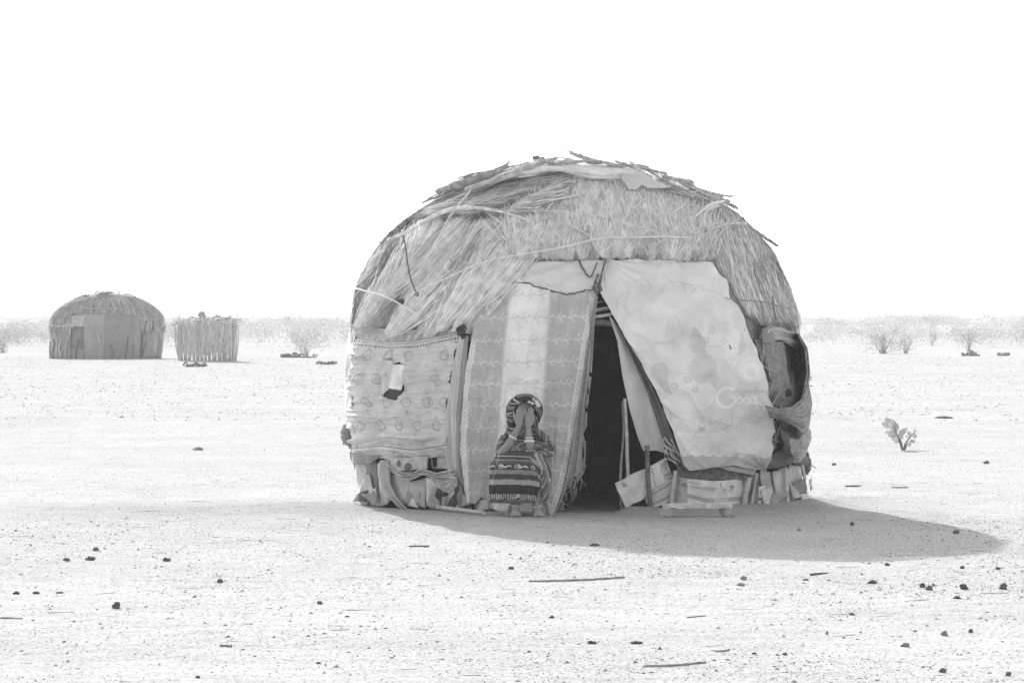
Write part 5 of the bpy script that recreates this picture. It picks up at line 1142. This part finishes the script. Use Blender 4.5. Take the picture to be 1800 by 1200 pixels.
# ------------------------------------------------------------------ low bench at the carton wall, poles on the ground
bq = G(1222, 908)
bench = empty('low_bench', (bq[0], bq[1], ground_h(bq[0], bq[1])), 'low bench of a weathered beam on log feet beside the carton wall', 'bench')
by_ = bq[1]
bz = lambda y_: float(CAM_H - (y_ - 560) * (by_ + CAM_D) / FPX)
bx_ = lambda x_: float((x_ - 900) * (by_ + CAM_D) / FPX)
def box_mb(x0, x1, y0, y1, z0, z1, seed=0, j=0.006, tone=.45):
    g = np.random.default_rng(seed); n = 14
    m = MB(); V = []
    for t in np.linspace(0, 1, n):
        w = g.normal(size=4) * j
        x = x0 + (x1 - x0) * t; V += [(x, y0 + w[0], z0 + w[1]), (x, y1, z0 + w[1]), (x, y1, z1 + w[2]), (x, y0 + w[3], z1 + w[2])]
    F = [(i * 4 + k, i * 4 + (k + 1) % 4, (i + 1) * 4 + (k + 1) % 4, (i + 1) * 4 + k) for i in range(n - 1) for k in range(4)] + [(3, 2, 1, 0), tuple((n - 1) * 4 + k for k in range(4))]
    F = [tuple(f[::-1]) for f in F]
    return m.add(V, F, tone)
box_mb(bx_(1164), bx_(1287), by_ - .05, by_ + .08, bz(893), bz(884), 3, .003, tone=.60).build('beam', M_WOOD, bench, smooth=False)
box_mb(bx_(1161), bx_(1169), by_ - .045, by_ + .05, -.01, bz(892.5), 4, .003, .48).build('foot_board', M_WOOD, bench, smooth=False)
MB().tube([(bx_(1175), by_ - .055, bz(900)), (bx_(1175), by_ + .12, bz(900))], .036, .36, 14, rough=.05).build('foot_log', M_WOOD, bench, smooth=False)
MB().tube(crs([(bx_(1273), by_ + .05, bz(894)), (bx_(1279), by_ - .02, bz(901)), (bx_(1283), by_ - .06, bz(907))], 8), [.048, .050, .040], .34, 14, rough=.06).build('foot_log', M_WOOD, bench)
def ground_pole(pl, r, tone, label, cat='stick', group=None, m=M_WOOD, lift=0.0, rough=0.12, seed=0):
    P = np.array([G(x, y) for x, y in pl]); P = crs(P, max(12, 6 * len(pl))); P[:, 2] = ground_h(P[:, 0], P[:, 1]) + np.max(np.atleast_1d(r)) * 0.75 + lift
    b = MB().tube(P, r, tone, 8, rough=rough, seed=seed)
    return tag(b.build('stick', m, origin=P[0]), label, cat, group)
ground_pole([(655, 889), (700, 890), (740, 892), (790, 899), (852, 907)], [.018, .022, .020, .014], .48, 'long peeled pole lying on the ground left of the seated person', 'pole', lift=.01)
ground_pole([(929, 1021), (985, 1020), (1040, 1019), (1097, 1016.5)], [.005, .007, .007], .34, 'long thin stick lying on the sand in the middle foreground')
ground_pole([(719, 960), (735, 959.5), (754, 960)], [.005, .007], .2, 'short dark stick on sunlit sand below the seated person')
ground_pole([(1130, 1173), (1190, 1172), (1240, 1167)], [.004, .006], .36, 'wavy twig near the bottom edge right of the middle')
ground_pole([(1208, 1085), (1240, 1082)], .004, .36, 'short twig lying just below the hut shadow in the middle foreground')
ground_pole([(1425, 1010), (1440, 1008), (1455, 1007)], [.008, .004], .14, 'forked dark twig on sand below the shadow of the hut')
ground_pole([(386, 1136), (408, 1136)], [.005, .006], .22, 'stubby dark stick on sand in the left foreground')
ground_pole([(0, 1087), (40, 1087)], .004, .36, 'straight twig reaching in from the left edge of the sand')
ground_pole([(1250, 1142), (1268, 1146), (1283, 1141)], [.006, .004], .34, 'bent twig with a kink in the right foreground sand')

# ------------------------------------------------------------------ leafy plant on the right
pp = G(1586, 790)
plant = empty('leafy_plant', pp, 'young plant with round leathery leaves standing alone on the sand at right', 'plant')
ps = (pp[1] + CAM_D) / FPX
q_ = lambda x, y, dy=0.0: np.array((pp[0] + (x - 1586) * ps, pp[1] + dy, pp[2] + (790 - y) * ps))
st_ = [[(1586, 792), (1582, 778), (1576, 762), (1570, 748)], [(1586, 792), (1584, 776), (1578, 766)], [(1588, 792), (1592, 778), (1600, 768), (1606, 760)], [(1589, 792), (1594, 782), (1603, 772)]]
for i, pl in enumerate(st_): MB().tube(crs([q_(x, y, .02 * (i - 1.5)) for x, y in pl], 10), [.014, .007], .22, 6).build('stem', M_LEAF, plant)
def leaf(base, tip, w, tone, seed):
    g = np.random.default_rng(seed); base = np.array(base); tip = np.array(tip); d = tip - base; L = np.linalg.norm(d); d /= L
    s_ = np.cross(d, (0.2 * g.normal(), -1, 0.5 * g.normal())); s_ /= np.linalg.norm(s_); nrm = np.cross(s_, d)
    V, F = [], []
    for i, t in enumerate(np.linspace(0, 1, 9)):
        hw = w * (math.sin(math.pi * min(1, t * 0.93 + .05)) ** 0.6)
        for k in (-1, -.5, 0, .5, 1): V.append(base + d * L * t + s_ * hw * k + nrm * (abs(k) * hw * .35 - .1 * L * t * t))
    F = [(i * 5 + k, i * 5 + k + 1, (i + 1) * 5 + k + 1, (i + 1) * 5 + k) for i in range(8) for k in range(4)]
    mk('leaf', V, F, M_LEAF, plant, np.full(len(V), tone))
lv = [((1568, 750), (1550, 742), 6), ((1568, 748), (1556, 735), 6), ((1570, 748), (1560, 734), 5), ((1571, 752), (1566, 736), 7), ((1572, 756), (1572, 740), 6), ((1574, 758), (1577, 744), 5), ((1572, 757), (1556, 759), 5), ((1576, 764), (1560, 764), 4), ((1580, 763), (1594, 752), 5), ((1579, 766), (1590, 757), 4), ((1577, 768), (1567, 771), 4), ((1580, 770), (1588, 766), 5), ((1582, 774), (1572, 776), 3.5),
      ((1603, 764), (1610, 752), 5), ((1602, 765), (1595, 758), 3.5), ((1604, 766), (1612, 764), 4), ((1600, 770), (1592, 764), 3), ((1602, 774), (1608, 776), 3.5), ((1598, 774), (1600, 784), 3), ((1576, 760), (1566, 754), 5), ((1573, 752), (1580, 756), 4)]
gl = np.random.default_rng(4)
for i, (a, b, w) in enumerate(lv): 
    dy = gl.normal() * .03; leaf(q_(a[0], a[1], dy), q_(b[0], b[1], dy + gl.normal() * .04), w * ps, gl.uniform(.42, .62), i)

# ------------------------------------------------------------------ stones, droppings and litter on the sand
UN = {}
stones = [(168, 968, 12, 7, 'dark stone just above a row of two, left foreground'), (117, 986, 14, 6, 'flat dark stone, left one of two side by side in left foreground'), (158, 984, 17, 8, 'long dark stone, right one of two side by side in left foreground'), (293, 985.5, 14, 7, 'dark stone lying alone to the right of the left foreground row'),
    (387, 1023.5, 10, 7, 'small squarish dark stone alone in the left foreground'), (205, 1069, 14, 13, 'largest round dark stone, in the lower left of the sand'), (30, 1043, 12, 6, 'humped dark stone nearest the left edge in a row of three'), (64, 1043, 11, 5, 'middle dark stone of a flat row of three at left'), (104, 1042, 13, 4, 'flat right-hand stone of a row of three at left'),
    (562, 1061, 10, 6, 'lone dark pebble in the bright sand below the seated person'), (898, 1000, 10, 5, 'angular dark stone above the long thin stick in the foreground'), (970, 1086, 8, 6, None), (1045, 959, 17, 5, 'flat dark scrap lying inside the shadow of the hut'), (1498, 923, 8, 8, 'upright dark stone inside the right part of the hut shadow'), (1680, 938, 12, 8, 'dark stone near the far tip of the hut shadow'),
    (1307, 1018, 11, 8, 'round dark stone above a flat grey clod, right of the thin stick'), (1303, 1029, 16, 6, 'flat grey clod under a round dark stone'), (1534, 1025, 16, 7, 'wide dark stone between hut shadow and stone pair on the right'), (1622, 1033, 11, 9, 'left stone of a touching dark pair on the right'), (1633, 1037, 13, 9, 'right stone of a touching dark pair on the right'),
    (1694, 1035, 15, 11, 'rounded dark stone right of the touching stone pair'), (1763, 1034, 16, 12, 'big dark stone with bark scraps near the right edge'), (1683, 1052, 13, 6, 'dark stone just below the rounded one on the right'), (1560, 994, 9, 6, None), (1691, 1000, 9, 6, None), (1754, 1001, 10, 5, None), (1661, 1117, 12, 9, 'pale angular stone in the right foreground'), (1706, 1110, 9, 7, None), (1591, 1136, 15, 8, 'flat pale clod in the right foreground sand'), (1657, 1181, 14, 8, 'dark stone by white scraps at the bottom right'), (1772, 1186, 11, 9, 'dark pointed stone in the bottom right corner'),
    (1040, 1130, 17, 6, 'crumbly dark dropping, left one of two in the middle foreground'), (1118, 1130, 20, 5, 'crumbly dark dropping, right one of two in the middle foreground'), (1380, 1151, 9, 6, None), (1454, 1114, 5, 6, None), (1404, 932, 9, 5, 'pale stone inside the hut shadow near the wall'), (1416, 1018, 12, 4, None), (1609, 1109, 8, 3, None), (1497, 1080, 9, 5, None), (1325, 1150, 8, 4, None), (348, 1190, 8, 5, None), (610, 1083, 8, 3, None), (560, 1166, 7, 4, None),
    (348, 791, 16, 6, 'pale clod lying on the far sand left of the large hut'), (1734, 815, 10, 6, 'row of dark droppings on the sand beyond the leafy plant'), (1466, 817, 8, 5, 'small dark stone on sunlit sand just right of the hut wall'), (1498, 855, 30, 3, 'long dark scrap on sand right of the hut, left of two'), (1580, 857, 28, 3, 'long dark scrap on sand right of the hut, right of two'), (1660, 735, 30, 5, 'crumbled dark clods on the sand above the leafy plant'), (1640, 1030, 5, 4, None)]
gs = np.random.default_rng(8)
for i, (x, y, w, h, lab) in enumerate(stones):
    p = G(x, y); s = (p[1] + CAM_D) / FPX
    light = lab and ('pale' in lab or 'grey' in lab)
    rx_, rz_ = w * s * .46, h * s * .5
    V, F = lump(p + np.array((0, 0, rz_ * .6)), rx_, rx_ * gs.uniform(.7, 1.0), rz_, 300 + i, 0.75, 13, 18, 2.3)
    o = MB().add(V, F, .30 if light else gs.uniform(.09, .20)).build('stone', M_STONE, origin=p)
    if lab: tag(o, lab, 'stone', 'stones lying on the sand')
    else: tag(o, 'tiny dark stone lying loose on the sunlit foreground sand', 'stone', 'tiny dark stones on the sand')
# gravel and crumbs: too many to count
def scatter(n, ymin, ymax, smin, smax, pw, tone0, tone1, seed, flat=(.5, .9), elong=1.0, dens=None):
    g = np.random.default_rng(seed)
    Y = -CAM_D + np.sqrt(g.uniform((ymin + CAM_D) ** 2, (ymax + CAM_D) ** 2, n)); hw = (Y + CAM_D) * 960 / FPX
    X = g.uniform(-1, 1, n) * hw
    keep = (np.hypot(X - HX, Y - HY) > 2.05)
    if dens is not None: keep &= g.random(n) < dens(X, Y)
    X, Y = X[keep], Y[keep]; n = len(X)
    s = smin * (smax / smin) ** (g.random(n) ** pw)
    base = np.array([(1, 0, 0), (.4, .9, 0), (-.8, .6, 0), (-.7, -.7, 0), (.45, -.85, 0), (.1, .1, 1)], float)
    v = base[None] * (0.7 + 0.6 * g.random((n, 6, 1)))
    a = g.random(n) * 6.283; el = 1 + (elong - 1) * g.random(n)
    v[..., 0] *= el[:, None]; v[..., 2] *= g.uniform(flat[0], flat[1], n)[:, None]
    ca, sa = np.cos(a)[:, None], np.sin(a)[:, None]
    V = np.stack([v[..., 0] * ca - v[..., 1] * sa, v[..., 0] * sa + v[..., 1] * ca, v[..., 2]], -1) * s[:, None, None] * .5
    V += np.stack([X, Y, ground_h(X, Y) - .0006], -1)[:, None]
    f = np.array([(0, 1, 5), (1, 2, 5), (2, 3, 5), (3, 4, 5), (4, 0, 5)])
    F = (np.arange(n) * 6)[:, None, None] + f[None]
    t = g.uniform(tone0, tone1, n)
    return V.reshape(-1, 3), F.reshape(-1, 3), np.repeat(t, 6)
pk = lambda X, Y: 0.25 + 0.75 * sstep(.35, .65, fbm(X * 1.1, Y * .5, 77, 3)) * (0.75 + 0.25 * np.sign(X))
parts = [scatter(95000, -19.5, -2, .004, .013, 1.4, .22, .50, 1, dens=pk), scatter(8000, -19.5, -3, .011, .030, 2.2, .16, .46, 2, (.35, .8), 1.5, dens=pk), scatter(45000, -2, 40, .006, .022, 1.8, .22, .50, 3, dens=pk), scatter(30000, 30, 140, .02, .07, 2.0, .25, .5, 4, (.3, .6), 1.6)]
k = 0; VV, FF, CC = [], [], []
for V, F, C in parts: VV.append(V); FF.append(F + k); CC.append(C); k += len(V)
tag(mk('gravel', np.vstack(VV), np.vstack(FF), M_STONE, col=np.concatenate(CC), smooth=False), 'gravel and crumbs scattered over the sand', kind='stuff')
g = np.random.default_rng(12)
parts = []; k = 0; VV, FF, CC = [], [], []
n = 620
Y = -CAM_D + np.sqrt(g.uniform(18.5 ** 2, 44 ** 2, n)); X = g.uniform(-1, 1, n) * (Y + CAM_D) * 960 / FPX
kp = np.hypot(X - HX, Y) > 2.2; X, Y = X[kp], Y[kp]
for x, y in zip(X, Y):
    l = .012 * 8 ** (g.random() ** 2.2); a = g.normal() * 1.1 + (3.14 if g.random() < .5 else 0); r = .0012 + .012 * l * g.random() 
    P = np.array([(x - l * math.cos(a), y - l * math.sin(a), 0), (x + g.normal() * .1 * l, y + g.normal() * .15 * l, 0), (x + l * math.cos(a), y + l * math.sin(a), 0)])
    P = crs(P, 5); P[:, 2] = ground_h(P[:, 0], P[:, 1]) + r * .6
    V, F = tube(P, [r, r * .5], 4); F = np.array([f for f in F if len(f) == 4])
    VV.append(V); FF.append(F + k); CC.append(np.full(len(V), g.uniform(.2, .5))); k += len(V)
tag(mk('straw_litter', np.vstack(VV), np.vstack(FF), M_WOOD, col=np.concatenate(CC), smooth=False), 'broken straw and twig bits scattered over the sand', kind='stuff')

# ================================================================== THE FAR HUT AND ITS STICK PEN
fc = G(188.5, 633)
FX, FY, FZ = fc[0] * (fc[1] + 2.2 + CAM_D) / (fc[1] + CAM_D), fc[1] + 2.2, float(ground_h(fc[0], fc[1] + 2.2)) - .03
fs = FPX / (FY + CAM_D)
far = empty('dome_hut', (FX, FY, FZ), 'distant hazy dome hut with plain cloth front, far left beside a stick pen', 'hut')
fR, fW_, fH = 98 / fs * .98, 1.25, 114 / fs - 1.25
def fprof(z): 
    z = np.asarray(z, float)
    return np.where(z < fW_, fR * (.955 + .05 * np.sin(np.clip(z / fW_, 0, 1) * 2.2)), fR * np.clip(1 - (np.maximum(z - fW_, 0) / fH) ** 2.0, 0, 1) ** 0.50)
def fsurf(name, a0, a1, z0, z1, off, tone, material, seed, nu=40, nv=30, rough=.02, lab=None):
    a = np.linspace(R(a0), R(a1), nu)
    if z1 <= fW_: z = np.linspace(z1, z0, nv)
    else: z = np.r_[fW_ + fH * np.sin(np.linspace(math.asin(min(1, (z1 - fW_) / fH)), max(0, math.asin(max(-.9, (z0 - fW_) / fH))) if z0 > fW_ else -.06, nv))]
    A, Z = np.meshgrid(a, z); r = fprof(Z) + off + rough * 2 * (fbm(A * 8, Z * 3, seed, 3) - .5)
    P = np.stack([FX + r * np.sin(A), FY - r * np.cos(A), FZ + Z + (off if z1 > fW_ else 0) * (Z > fW_) * .6], -1)
    o = mk(name, P.reshape(-1, 3), grid_faces(nv, nu), material, far, tone * (.8 + .4 * fbm(A * 14, Z * 2, seed + 1, 3).ravel()))
    s = o.modifiers.new('thickness', 'SOLIDIFY'); s.thickness = .02; s.offset = -1
    if lab: o['label'] = lab
    return o
fsurf('wall_mat', -180, 180, 0, fW_, 0, .2, M_HIDE, 1, 160)
fsurf('thatch', -180, 180, fW_ + .001, fW_ + fH, (.10), .46, M_STRAW, 2, 400, 90, .11)
for (a0, a1, z0, z1, t) in ((-88, -52, .0, 1.3, .26), (-54, -34, .1, 1.25, .24), (44, 60, .1, 1.35, .27), (60, 88, .15, 1.3, .30), (-60, -12, .0, .42, .30), (46, 86, .0, .4, .24)):
    fsurf('wall_cloth', a0, a1, z0, min(z1, 1.249), .07 + .02 * (z0 > .2), t, M_CLOTH, int(a0) + 100, 20, 20, .03)
def fcloth(name, cols, top, tone, seed, off):
    a = np.linspace(R(cols[0]), R(cols[1]), 30); v = np.linspace(0, 1, 40)
    A, Vv = np.meshgrid(a, v); Z = top * (1 - Vv) + .02
    r = fprof(Z) + off + .03 * np.sin(A * 24) + .02 * (fbm(A * 8, Vv * 4, seed, 2) - .5)
    o = mk(name, np.stack([FX + r * np.sin(A), FY - r * np.cos(A), FZ + Z], -1).reshape(-1, 3), grid_faces(40, 30), M_CLOTH, far, tone * (.85 + .3 * fbm(A * 10, Vv * 3, seed, 2).ravel()))
    s = o.modifiers.new('thickness', 'SOLIDIFY'); s.thickness = .02; s.offset = -1
g = np.random.default_rng(33); n = 5200                     # hanging straw
a = R(-180) + g.random(n) * R(360); q0 = g.random(n) ** 0.8; K = 4; s_ = np.linspace(0, 1, K)
dz = g.uniform(.15, .45, n); zt = fW_ + fH * .98 * (1 - q0) - .02
front = np.abs(a + .18) < .42; zt = np.where(front, np.maximum(zt, fW_ + .52), zt); zt = np.where(~front & (q0 > .85), fW_ - .30 * g.random(n) - .14 * np.sin(a * 9), zt)
Zs = np.minimum(zt[:, None] + dz[:, None] * (1 - s_), fW_ + fH * .995); As = a[:, None] + (g.normal(size=n) * .03)[:, None] * s_
r_ = fprof(Zs) + .10 + (.10 * g.random(n))[:, None] * (.4 + .6 * s_)
Pn = np.stack([FX + r_ * np.sin(As), FY - r_ * np.cos(As), FZ + Zs + .06], -1); wd = np.stack([np.cos(As), np.sin(As), 0 * As], -1) * (.035 * (1 - .7 * s_))[None, :, None]
V = np.stack([Pn - wd, Pn + wd], 2).reshape(-1, 3); j = (np.arange(K - 1) * 2)[None]; b_ = (np.arange(n) * K * 2)[:, None]
mk('hanging_straw', V, np.stack([b_ + j, b_ + j + 1, b_ + j + 3, b_ + j + 2], -1).reshape(-1, 4), M_STRAW, far, np.repeat(.36 * (.5 + .9 * g.random(n)) * (.7 + .6 * fbm(a * 12, q0 * 6, 34, 2)), K * 2), False)
fcloth('door_cloth', (-17, 3), 1.80, .31, 5, .24); fcloth('door_cloth', (3, 38), 1.76, .255, 6, .25)
def frope(a0, a1, z0, z1, r, t):
    a = np.linspace(R(a0), R(a1), 40); z = np.linspace(z0, z1, 40) + .03 * np.sin(np.linspace(0, 9, 40)); rr = fprof(z) + .15
    MB().tube(np.stack([FX + rr * np.sin(a), FY - rr * np.cos(a), FZ + z + .05], 1), r, t, 5).build('binding_cord', M_ROPE, far)
g = np.random.default_rng(35)
for i in range(26):                                        # sticks and sagging rags laid against the wall
    a = R(g.uniform(-85, 85)); z1 = g.uniform(.5, 1.25); r1 = float(fprof(.1)) + (.17 if abs(a - .18) > .5 else .32)
    MB().tube(crs([(FX + r1 * math.sin(a), FY - r1 * math.cos(a), FZ), (FX + (r1 + .02) * math.sin(a + .02), FY - (r1 + .02) * math.cos(a + .02), FZ + z1 * .5), (FX + (r1 + .03) * math.sin(a + g.normal() * .06), FY - (r1 + .03) * math.cos(a), FZ + z1)], 6), [.035, .022], g.choice((.12, .2, .34, .5)), 5, rough=.3, seed=i).build('wall_stick', M_WOOD, far)
frope(-75, 60, 2.05, 1.95, .02, .5); frope(-80, -25, 1.32, 1.28, .03, .5); frope(35, 80, 1.55, 1.6, .02, .5)
g = np.random.default_rng(30)
for i in range(22):
    a = g.uniform(-80, 80); z = g.uniform(fW_ + fH * .8, fW_ + fH * .99); r = float(fprof(z)) + .08; l = g.uniform(.15, .4)
    p = np.array((FX + r * math.sin(R(a)), FY - r * math.cos(R(a)), FZ + z + .10)); d = np.array((math.cos(R(a)), math.sin(R(a)) * .3, -.35 * math.sin(R(a)) + g.normal() * .15)) * l
    MB().tube(crs([p - d, p, p + d], 6), [.015, .04, .015], g.choice((.2, .3, .6)), 5, rough=.3, seed=i).build('roof_stick', M_BARK, far)
for i, (x, w, t) in enumerate(((204, 16, .8), (226, 12, .75))):
    p = np.array((FX + (x - 188.5) / fs, FY - .55, FZ + fW_ + fH * .95 + .02)); V, F = lump(p, w / fs, .3, .10, 60 + i, .4); MB().add(V, F, t).build('plastic_sheet', M_CLOTH, far)
ec = G(364, 637); ex, ey, ez = ec[0] * (ec[1] + 1.1 + CAM_D) / (ec[1] + CAM_D), ec[1] + 1.1, float(ground_h(ec[0], ec[1] + 1.1)); es = FPX / (ec[1] + CAM_D)
pen = empty('stick_pen', (ex, ey, ez), 'round pen of upright sticks topped with brush, beside the distant hut', 'pen')
g = np.random.default_rng(31)
er = 50 / es
for i in range(92):
    a = i / 92 * 6.283 + g.normal() * .03; r = er * (1 + g.normal() * .02)
    h = (62 + 16 * g.random() + 6 * math.sin(a * 2)) / es * (1.12 if i % 9 == 0 else 1)
    b = np.array((ex + r * math.sin(a), ey - r * math.cos(a) * .9, ez - .05)); t = b + np.array((g.normal() * .10, g.normal() * .05, h))
    MB().tube(crs([b, (b + t) / 2 + g.normal(size=3) * .03, t], 5), [.028, .018], g.uniform(.35, .7), 5).build('stick', M_WOOD, pen)
n = 5200                                                     # straw and brush woven between the sticks
a = g.random(n) * 6.283; z0 = .45 + .9 * g.random(n) ** .8; r = er * (1 + g.normal(size=n) * .03)
P0 = np.stack([ex + r * np.sin(a), ey - r * np.cos(a) * .9, ez + z0], 1); l = g.uniform(.1, .35, n)
d = np.stack([g.normal(size=n) * .10, g.normal(size=n) * .05, np.ones(n)], 1) * l[:, None]; w = np.stack([np.cos(a), np.sin(a), 0 * a], 1) * .014
Q = np.stack([P0 - d - w, P0 - d + w, P0 + d + w * .4, P0 + d - w * .4], 1); Q[..., 2] = np.minimum(Q[..., 2], ez + 1.62)
mk('straw_lining', Q.reshape(-1, 3), np.arange(n * 4).reshape(-1, 4), M_STRAW, pen, np.repeat(g.uniform(.4, .75, n), 4), False)
for i in range(16):
    x = g.uniform(-1.0, 1.0) * er; p = np.array((ex + x, ey + g.uniform(-.8, .5) * er, ez + 1.46 + g.random() * .14)); l = g.uniform(.2, .6); d = np.array((1, 0, g.normal() * .25)) * l
    MB().tube(crs([p - d, p + g.normal(size=3) * .03, p + d], 6), [.035, .015], g.uniform(.12, .4), 5, rough=.3, seed=i).build('top_branch', M_WOOD, pen)
V, F = lump((ex - 9 / es, ey - .2, ez + 1.72), 6 / es, .15, 6 / es, 91, .7, 14, 18, 2.5); MB().add(V, F, .32).build('cloth_bundle', M_CLOTH, pen)

# ================================================================== HAZE
bpy.ops.mesh.primitive_cube_add(size=1)
hz = bpy.context.object; hz.name = 'haze'; hz.data.name = 'haze'
hz.scale = (3200, 2900, 10.0); hz.location = (0, 1330, 3.6)
tag(hz, 'bright dusty desert haze filling the air', kind='stuff')
hm = bpy.data.materials.new('dusty air'); hm.use_nodes = True
hn = hm.node_tree.nodes; hn.remove(hn['Principled BSDF'])
pv = hn.new('ShaderNodeVolumePrincipled'); pv.inputs['Color'].default_value = (.97, .97, .97, 1); pv.inputs['Density'].default_value = HAZE; pv.inputs['Anisotropy'].default_value = -0.2
hm.node_tree.links.new(pv.outputs[0], hn['Material Output'].inputs['Volume'])
try: hm.cycles.homogeneous_volume = True
except Exception: pass
hz.data.materials.append(hm)
